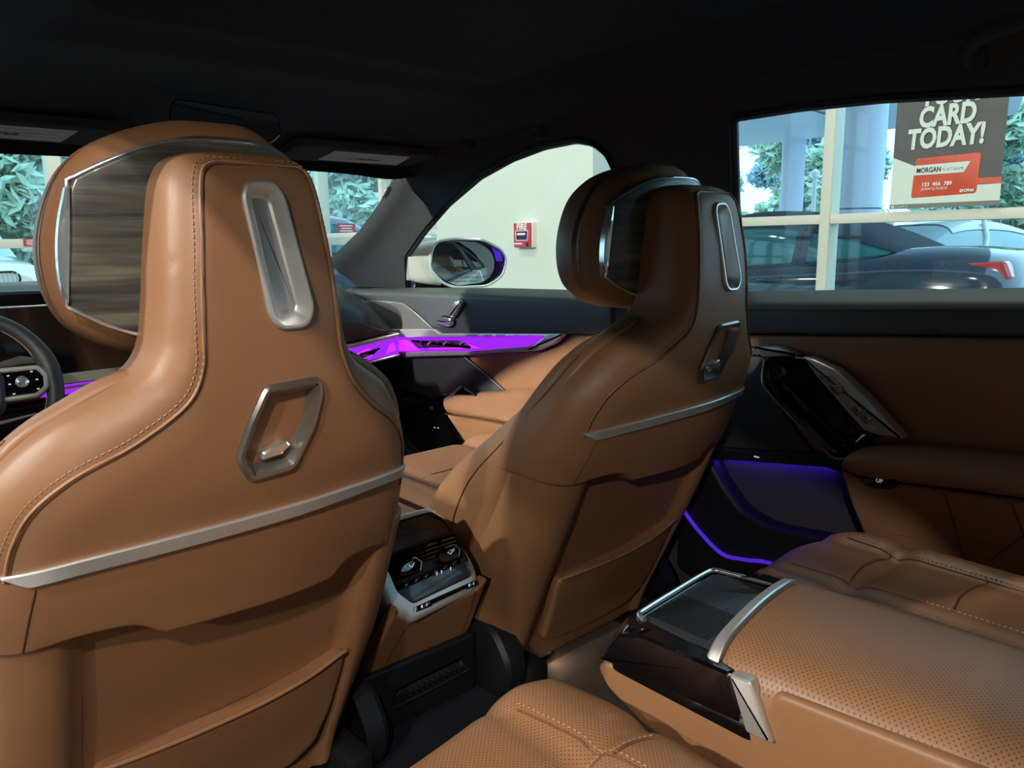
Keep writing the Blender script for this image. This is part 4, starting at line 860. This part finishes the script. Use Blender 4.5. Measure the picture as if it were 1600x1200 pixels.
panel('upper_panel', rnd([(2.60, .93), (1.29, .95), (1.29, .86), (2.30, .81)], .01), lambda a, b, h: (-.775+h, a, b), 'leather_grey', DD, res=.06, r=.01, skirt=.03)
panel('tan_panel', rnd([(2.25, .78), (1.29, .85), (1.29, .42), (1.80, .45)], .02), lambda a, b, h: (-.778+h, a, b), 'leather', DD, res=.06, r=.01, skirt=.03)
box('armrest', (-.75, 1.50, .64), (.06, .60, .07), 'leather', DD, bev=.025, seg=3)
mk('window_glass', [(-(GX(0, z)+.012), y, z) for y, z in [(2.33, .953), (2.262, 1.062), (1.926, 1.225), (1.737, 1.29), (1.584, 1.326), (1.454, 1.345), (1.341, 1.35), (1.28, 1.34), (1.24, 1.30), (1.235, 1.2), (1.30, .975)]], [tuple(range(11))], 'window_glass', DD, smooth=False)
# roof lining
ZR = smoothcurve([-.95, -.55, -.1, .5, 1.1, 1.6, 1.85, 2.0, 2.10], [1.24, 1.36, 1.43, 1.462, 1.462, 1.435, 1.395, 1.368, 1.350], .12)
def roof_z(x, y):
    a = abs(x); return ZR(y)-.045*sstep(.42, .66, a)*(1-.8*sstep(1.55, 1.85, y))-.010*(a/.66)**2+.012*sstep(.47, .43, a)*sstep(-.25, -.15, y)*sstep(1.50, 1.40, y)
RO = rnd([(-.66, -.80), (.66, -.80), (.66, 2.02), (.60, 2.085), (-.60, 2.085), (-.66, 2.02)], .04)
hl = panel('headliner', RO, lambda a, b, h: (a, b, roof_z(a, b)-h), 'headliner', None, res=.035, r=.01, drop=-.006, skirt=-.03, base=(0, .6, 1.40), ang=60)
tag(hl, 'dark cloth roof lining above the seats', 'roof lining')
bl = panel('roof_blind', rnd([(-.42, -.10), (.42, -.10), (.42, 1.36), (-.42, 1.36)], .10), lambda a, b, h: (a, b, roof_z(a, b)-.004-h), 'blind_cloth', hl, res=.05, r=.01, skirt=-.006, ang=60)
rf = panel('roof_skin', RO, lambda a, b, h: (a*1.04, b, roof_z(a, b)+.05-h), 'black_plastic', hl, res=.10, r=.01, skirt=0, ang=60)
# windscreen
wsn = mk('window_1', [(-.76, 2.86, 1.02), (-.38, 2.93, 1.03), (0, 2.95, 1.035), (.38, 2.93, 1.03), (.76, 2.86, 1.02), (.655, 2.12, 1.352), (.33, 2.105, 1.362), (0, 2.10, 1.366), (-.33, 2.105, 1.362), (-.655, 2.12, 1.352)], [(0, 1, 8, 9), (1, 2, 7, 8), (2, 3, 6, 7), (3, 4, 5, 6)], 'window_glass', None, base=(0, 2.5, 1.02)); wsn['kind'] = 'structure'
# floor carpet and tunnel mat
fl = panel('carpet_floor', rnd([(-.73, -.25), (.74, -.25), (.74, 2.7), (-.73, 2.7)], .03), lambda a, b, h: (a, b, .22+h), 'carpet_tan', None, res=.10, r=.01, skirt=.03, base=(0, 1.2, .2)); fl['kind'] = 'structure'
fm = panel('floor_mat', rnd([(-.66, 1.28), (-.66, .46), (.172, .46), (.172, 1.06), (.12, 1.16)], .02), lambda a, b, h: (a, b, .232+h), 'carpet_dark', None, res=.05, r=.005, skirt=.012, base=(-.2, .9, .22)); tag(fm, 'dark short-pile floor mat in front of the rear console', 'floor mat')
fm2 = panel('floor_mat', rnd([(.56, .44), (.70, .44), (.70, 1.35), (.54, 1.35)], .02), lambda a, b, h: (a, b, .230+h), 'carpet_dark', None, res=.05, r=.005, skirt=.01, base=(.6, .9, .22)); tag(fm2, 'narrow dark floor mat along the right rear door', 'floor mat')
# ================================================================== dashboard
DB = thing('dashboard', 'dark dashboard with wood trim and a purple glass light bar', 'dashboard', (0, 2.4, .5))
DXS = np.concatenate([np.linspace(-.74, -.10, 12), np.linspace(-.02, .728, 30)])
def dsec(x):
    s = sstep(.45, .74, x); up = .045*sstep(.05, -.25, x)
    sh = lambda z: .40*min(1, max(0, (x-float(np.interp(z, [.80, .86, .95], [.705, .655, .52])))/.20))
    P = [(2.95, 1.0), (2.60, .985+up*.6), (2.36, .965+up), (2.30-.03*s, .955+up*.9), (2.275-.03*s, .930+up*.5), (2.27-.03*s, .885), (2.275-.03*s, .80), (2.29, .70), (2.40, .55), (2.50, .28)]
    return [(min(2.9, y+(sh(z) if z > .78 else 0)), z) for y, z in P]
loft('dash_body', [[(x, y, z) for y, z in dsec(x)[:8]] for x in DXS], 'leather_green', DB, caps=False, closed=False, ang=60)
loft('lower_dash', [[(x, 2.235, .728), (x, 2.255, .66), (x, 2.32, .55), (x, 2.45, .26), (x, 2.8, .26), (x, 2.8, .72)] for x in np.linspace(-.74, .728, 8)], 'black_plastic', DB, ang=40)
dz = lambda x: float(np.interp(x, [-.76, -.48, -.30, 0, .40, .53, .63, .70], [.698, .705, .735, .738, .735, .736, .752, .762]))
dy = lambda x: 2.262-.035*sstep(.45, .72, x)
def dstrip(name, z0, z1, proud, m, x0=-.75, x1=.695, n=36):
    R = []
    for x in np.linspace(x0, x1, n):
        a, b = dz(x)+z0, dz(x)+(z1(x) if callable(z1) else z1); y = dy(x)
        R.append([(x, y+.03, a), (x, y-proud+.003, a), (x, y-proud, a+.003), (x, y-proud, b-.003), (x, y-proud+.003, b), (x, y+.03, b)])
    return loft(name, R, m, DB, ang=25)
dstrip('wood_trim', .052, lambda x: .118-.062*sstep(.52, .685, x), .006, 'wood_dark', x1=.682)
dstrip('upper_line', .032, .046, .016, 'satin_chrome')
bar = dstrip('light_bar', -.024, .030, .010, 'led_purple')
dstrip('lower_line', -.036, -.026, .016, 'satin_chrome')
for a, b in ((-.50, -.38), (.53, .60), (.645, .685)):
    dish('glow_patch', rnd([(a, dz(a)-.016), (b, dz(b)-.012), (b-.01, dz(b)+.018), (a+.015, dz(a)+.014)], .004), [(0, 0), (.001, .003)], lambda p, q, h: (p, dy(p)-.0105-h, q), 'led_magenta', bar)
vn = dish('air_vent', rnd([(.525, dz(.525)-.014), (.600, dz(.6)-.006), (.625, dz(.62)+.012), (.555, dz(.555)+.010)], .004), [(0, 0), (.001, .006), (.004, .007)], lambda p, q, h: (p, dy(p)-.0105-h, q), 'gloss_black', DB)
box('vent_tab', (.575, dy(.575)-.020, dz(.575)-.002), (.035, .006, .004), 'satin_chrome', vn, bev=.001)
# wide dark display behind the steering wheel
DS = rnd([(-.76, .797), (.02, .797), (.05, .82), (.05, .955), (.02, .965), (-.74, .968)], .01)
ds = dish('display', DS, [(0, -.02), (0, .0), (.002, .0015)], lambda a, b, h: (a, 2.13+.05*sstep(-.3, .1, a)-h, b), 'gloss_black', DB)
tube('display_edge', [(a, 2.128+.05*sstep(-.3, .1, a), .969-.003*sstep(-.2, .05, a)) for a in np.linspace(-.74, .03, 14)], .0025, 'satin_chrome', ds, n=6)
dish('display_cowl', rnd([(-.76, .966), (.02, .962), (-.06, .992), (-.40, 1.004), (-.76, 1.004)], .01), [(0, -.20), (0, -.012), (.006, -.006)], lambda a, b, h: (a, 2.14+.05*sstep(-.3, .1, a)-h, b), 'black_plastic', DB)
dish('shelf_strip', rnd([(-.76, .760), (-.10, .775), (-.10, .800), (-.76, .790)], .004), [(0, -.05), (0, 0), (.003, .004)], lambda a, b, h: (a, 2.15-h, b), 'shelf_wood', DB)
tube('shelf_edge', [(-.75, 2.145, .757), (-.33, 2.145, .762), (-.12, 2.145, .772)], .003, 'bright_chrome', DB, n=6)
# steering wheel
SW = thing('steering_wheel', "black leather steering wheel with satin spoke and button pad", 'steering wheel', (-.58, 1.95, .80))
wc = Vector((-.582, 1.85, .822)); wr_ = Vector((1, 0, 0)); wu = Vector((0, .38, .925)).normalized(); wn = Vector((0, -.925, .38)).normalized()
WT = lambda a, b, h: wc+wr_*a+wu*b+wn*h
rim = []; rad = []
for k in range(64):
    t = 2*math.pi*k/64; rr = .170-.012*(math.cos(t+math.pi/2)**8); rim.append(WT(rr*math.cos(t), rr*math.sin(t), .0)); rad.append(.0165+.0035*math.exp(-((math.sin(t)-.25)/.25)**2))
tube('rim', rim, rad, 'wheel_leather', SW, n=14, closed=True)
tube('rim_stitching', [WT(.153*math.cos(t), .153*math.sin(t), .005) for t in np.linspace(0, 6.1, 60)], .0012, 'thread', SW, n=5)
dish('airbag_hub', rnd([(-.075, -.06), (.075, -.06), (.085, .03), (.05, .062), (-.05, .062), (-.085, .03)], .03), [(0, -.03), (0, .01), (.012, .03), (.03, .036)], WT, 'leather_grey', SW)
for s in (-1, 1):
    so = rnd([(s*.06, -.032), (s*.135, -.030), (s*.158, -.012), (s*.160, .018), (s*.145, .040), (s*.06, .040)], .008)
    sp_ = dish('spoke', so, [(0, -.012), (0, .012), (.003, .016), (.008, .016), (.011, .012)], WT, 'satin_chrome', SW)
    dish('button_pad', inset(so, .0105), [(0, .010), (0, .013), (.002, .0135)], WT, 'gloss_black', sp_)
    dish('scroll_wheel', [(s*.110+.012*math.cos(t*math.pi/8), .006+.012*math.sin(t*math.pi/8)) for t in range(16)], [(0, .012), (0, .018), (.003, .020), (.006, .018)], WT, 'bright_chrome', sp_)
    for (a, b) in ((.088, .022), (.130, .026), (.137, .008), (.136, -.012), (.088, .004), (.092, -.017)):
        box('icon', WT(s*a, b, .0142), (.0045, .001, .0025), 'icon_white', sp_, bev=0)
    tube('shift_paddle', [WT(s*.08, .055, -.02), WT(s*.12, .062, -.022), WT(s*.150, .058, -.022)], [.006, .010, .006], 'dark_chrome', SW, n=8, squash=.35)
tube('lower_spoke', [WT(0, -.05, 0), WT(0, -.165, 0)], [.03, .02], 'satin_chrome', SW, n=10, squash=.4)
tube('column', [WT(0, 0, -.02), WT(0, .0, -.12), WT(0, -.01, -.36)], [.05, .045, .05], 'black_plastic', SW, n=14)
# ================================================================== rear face of the centre console
CC = thing('centre_console', 'centre console between the front seats with satin-framed rear vents and tan leather sides', 'console', (-.02, 1.25, .22))
CF = lambda a, b, h: (a, 1.0+(b-.45)*.6-h*.857, b+h*.514)
FO = rnd([(-.085, .632), (-.110, .612), (-.123, .550), (-.117, .505), (-.080, .474), (.062, .484), (.076, .502), (.077, .525), (.052, .608), (.028, .630)], .010, 4)
FI = rnd([(-.080, .622), (-.097, .600), (-.097, .560), (-.092, .522), (-.071, .499), (.064, .507), (.070, .521), (.052, .600), (.024, .622)], .006, 3)
panel('satin_frame', FO, CF, 'satin_chrome', CC, res=.012, r=.008, drop=.010, skirt=.03, holes=[FI], hdepth=.012)
panel('wood_field', FI, lambda a, b, h: CF(a, b, h-.006), 'wood_dark', CC, res=.02, r=.003, skirt=.01)
VO = rnd([(-.095, .576), (-.02, .581), (.058, .581), (.064, .536), (-.02, .531), (-.090, .526)], .004)
vb = dish('vent_housing', VO, [(-.001, -.006), (-.001, .001), (.003, .003), (.006, -.004)], CF, 'black_plastic', CC)
for k in range(4): box('vent_slat', CF(-.016, .575-.006*k, .0), (.140, .012, .0015), 'gloss_black', vb, bev=.0005, rot=Matrix.Rotation(.5, 3, 'X'))
for a in (-.055, -.02, .02): box('vent_fin', CF(a, .572, .001), (.0015, .008, .016), 'gloss_black', vb, bev=0)
for a in (-.056, .028):
    ko = spline([(a-.026, .549), (a-.018, .560), (a+.012, .562), (a+.022, .552), (a+.014, .541), (a-.018, .539)], 4, True)
    kn = dish('vent_control', ko, [(0, -.004), (0, .008), (.002, .010), (.006, .009)], CF, 'gloss_black', CC)
    tube('control_mark', [CF(a-.005, .553, .0105), CF(a, .549, .0105), CF(a+.007, .554, .0105)], .0009, 'icon_white', kn, n=5)
    tube('control_ring', [CF(a+.012, .562, .010), CF(a+.022, .552, .010), CF(a+.014, .541, .010)], .0009, 'satin_chrome', kn, n=5)
for k in range(7):
    a = -.078+.0212*k; kk = box('climate_key', CF(a, .5275+.0012*k, .004), (.015, .008, .008), 'gloss_black', CC, bev=.0015, rot=Matrix.Rotation(-.54, 3, 'X'))
for a in (-.012, -.002, .018): box('key_icon', CF(a, .5285, .0093), (.002, .001, .006), 'icon_white', CC, bev=0)
RL = rnd([(-.072, .4865), (.062, .4925), (.066, .500), (-.068, .4945)], .002)
dish('key_rail', RL, [(0, .0), (0, .003), (.001, .0035)], CF, 'gloss_black', CC)
tube('rail_line', [CF(-.040, .488, .005), CF(.040, .4915, .005)], .0010, 'bright_chrome', CC, n=5)
for a in (-.055, .050):
    hk = box('heat_key', CF(a, .4905+.0045*(a+.055)/.105, .003), (.030, .010, .009), 'gloss_black', CC, bev=.002, rot=Matrix.Rotation(-.54, 3, 'X'))
    for j in (-.006, .004): box('key_icon', CF(a+j, .491+.0045*(a+.055)/.105, .0090), (.003 if j < 0 else .0012, .001, .005), 'icon_white', hk, bev=0)
LB = lambda a, b, h: (a, 1.012+(.50-b)*.62-h, b)
panel('leather_body', rnd([(-.118, .52), (-.116, .50), (-.080, .472), (.062, .482), (.080, .505), (.104, .352), (-.136, .352)], .004, 2), LB, 'leather', CC, res=.014, r=.006, skirt=.02, ang=60)
for pts in ([(-.078, .472), (-.088, .42), (-.092, .355)], [(.058, .482), (.074, .42), (.080, .355)]): tube('seam', [LB(a, b, .0003) for a, b in spline(pts, 4)], .0014, 'leather_seam', CC, n=5)
R = []
for y in (1.0, 1.25, 1.7, 2.15):
    q = lambda v: max(y, v)
    R.append([(-.137, q(1.165), .30), (-.130, q(1.10), .40), (-.112, q(1.07), .52), (-.100, q(1.115), .590), (-.082, q(1.13), .612), (.026, q(1.13), .612), (.048, q(1.115), .590), (.072, q(1.07), .52), (.100, q(1.10), .40), (.108, q(1.165), .30)])
loft('console_body', R, 'leather', CC, ang=40)
BS = lambda a, b, h: (a, 1.085+(.36-b)*.12-h, b)
CB = rnd([(-.080, .278), (-.074, .313), (.088, .318), (.096, .284)], .006)
panel('plinth', rnd([(-.140, .362), (.108, .358), (.118, .226), (-.130, .226)], .006, 3), BS, 'black_plastic', CC, res=.02, r=.006, skirt=.05, holes=[CB], hdepth=.05)
cby = panel('cubby_floor', inset(CB, -.002), lambda a, b, h: (a, BS(a, b, 0)[1]+.045-.03*(b < .295), b), 'dark_rubber', CC, res=.02, r=.002, skirt=.002)
for k in range(12): box('cubby_rib', (-.066+.013*k, 1.110, .286), (.003, .040, .004), 'black_plastic', cby, bev=.001)
tube('cubby_lip', [BS(a, b, .002) for a, b in [(-.082, .277), (0, .279), (.096, .284)]], .004, 'black_plastic', CC, n=8)
# ================================================================== roof fittings
def visor(s, label):
    v = thing('sun_visor', label, 'sun visor', (s*.44, 1.95, 1.34), 'sun visors')
    VZ = lambda a, b, h: (s*a, b, 1.352-(b-1.87)*.10-h)
    panel('visor_board', rnd([(.19, 1.865), (.63, 1.865), (.635, 2.02), (.20, 2.035)], .02), VZ, 'pillar_cloth', v, res=.03, r=.006, skirt=.014)
    lb_ = panel('warning_label', rnd([(.305, 1.892), (.545, 1.892), (.575, 2.005), (.315, 2.005)], .003, 2), lambda a, b, h: VZ(a, b, h+.0015), 'sticker', v, res=.03, r=.0004, skirt=.001)
    for k in range(3): box('print_line', VZ(.435-.02*k, 1.915+.028*k, .0025), (.20-.03*k, .005, .0004), 'white_print', lb_, bev=0)
    for k in range(5): box('print_mark', VZ(.410+.016*k, 1.955, .0028), (.010, .020+.004*(k % 3), .0004), 'black_print', lb_, bev=0, rot=Matrix.Rotation(.3*(-1)**k, 3, 'Z'))
visor(1, 'stowed sun visor with pale warning label above the passenger windscreen')
visor(-1, 'stowed sun visor with pale warning label above the steering wheel')
def grab(s, y0, label):
    g = thing('grab_handle', label, 'grab handle', (s*.63, y0, 1.37), 'grab handles')
    P = [(.640, .145, 1.376), (.612, .135, 1.392), (.598, .10, 1.404), (.594, 0, 1.414), (.598, -.10, 1.412), (.612, -.135, 1.402), (.640, -.145, 1.392)]
    tube('bar', [(s*a, y0+b, c) for a, b, c in spline(P, 5)], [.017]*5+[.014]*21+[.017]*5, 'pillar_cloth', g, n=10, squash=.75)
    for b in (.143, -.143): box('mount', (s*.640, y0+b, 1.380), (.025, .045, .040), 'pillar_cloth', g, bev=.008)
grab(1, 1.60, 'dark cloth-grained grab handle above the right front door window')
grab(1, .33, 'dark grab handle above the right rear door window')
RL_ = thing('reading_lamp', 'small rectangular reading lamp beside the right front grab handle', 'lamp', (.625, 1.85, 1.40))
box('bezel', (.612, 1.85, 1.398), (.012, .075, .022), 'pillar_cloth', RL_, bev=.003); box('lens', (.605, 1.85, 1.398), (.004, .05, .012), 'sticker', RL_, bev=.001)
MI = thing('rear_view_mirror', 'frameless rear view mirror hanging behind the windscreen header', 'mirror', (-.02, 1.80, 1.36))
IM = lambda a, b, h: (-.055+a-.25*h, 1.70+.22*a-h, 1.365+b)
mo = rnd([(-.125, -.030), (.105, -.034), (.135, -.010), (.128, .034), (-.12, .034), (-.135, .0)], .012)
mb = dish('mirror_shell', mo, [(.03, -.028), (.006, -.020), (0, -.006), (0, .004), (.002, .005)], IM, 'gloss_black', MI)
dish('mirror_glass', inset(mo, .0025), [(0, .004), (0, .0056)], IM, 'mirror_glass', mb)
tube('mirror_stem', [(-.05, 1.735, 1.365), (-.04, 1.82, 1.36), (-.03, 1.84, 1.385)], .016, 'black_plastic', MI, n=10)
BE = thing('seat_belt', 'brown seat belt webbing hanging on the right middle pillar', 'seat belt', (.715, 1.20, .5))
R = []
for t in np.linspace(0, 1, 9):
    z = 1.22-.78*t; y = 1.165+.07*t; xx = .690+.03*t
    R.append([(xx, y-.023, z), (xx+.0015, y-.023, z), (xx+.0015, y+.023, z), (xx, y+.023, z)])
loft('webbing', R, 'belt_web', BE, ang=30); box('belt_guide', (.692, 1.165, 1.225), (.02, .07, .035), 'black_plastic', BE, bev=.008); box('anchor', (.728, 1.235, .43), (.03, .06, .05), 'black_plastic', BE, bev=.008)
FLp = thing('footwell_lamp', 'small warm footwell lamp under the rear edge of the front passenger seat', 'lamp', (.30, 1.10, .236))
box('housing', (.30, 1.105, .236), (.05, .02, .010), 'black_plastic', FLp, bev=.002); box('lens', (.30, 1.094, .234), (.04, .003, .006), 'lamp_clear', FLp, bev=0)
_l = bpy.data.lights.new('footwell_glow', 'AREA'); _l.size = .05; _l.energy = 2.5; _l.color = (1.0, .86, .70)
_o = bpy.data.objects.new('footwell_glow', _l); COL.objects.link(_o); _o.parent = FLp; _o.location = (0, -.012, .03); _o.rotation_euler = Vector((-.06, -.75, -.40)).to_track_quat('-Z', 'Y').to_euler()
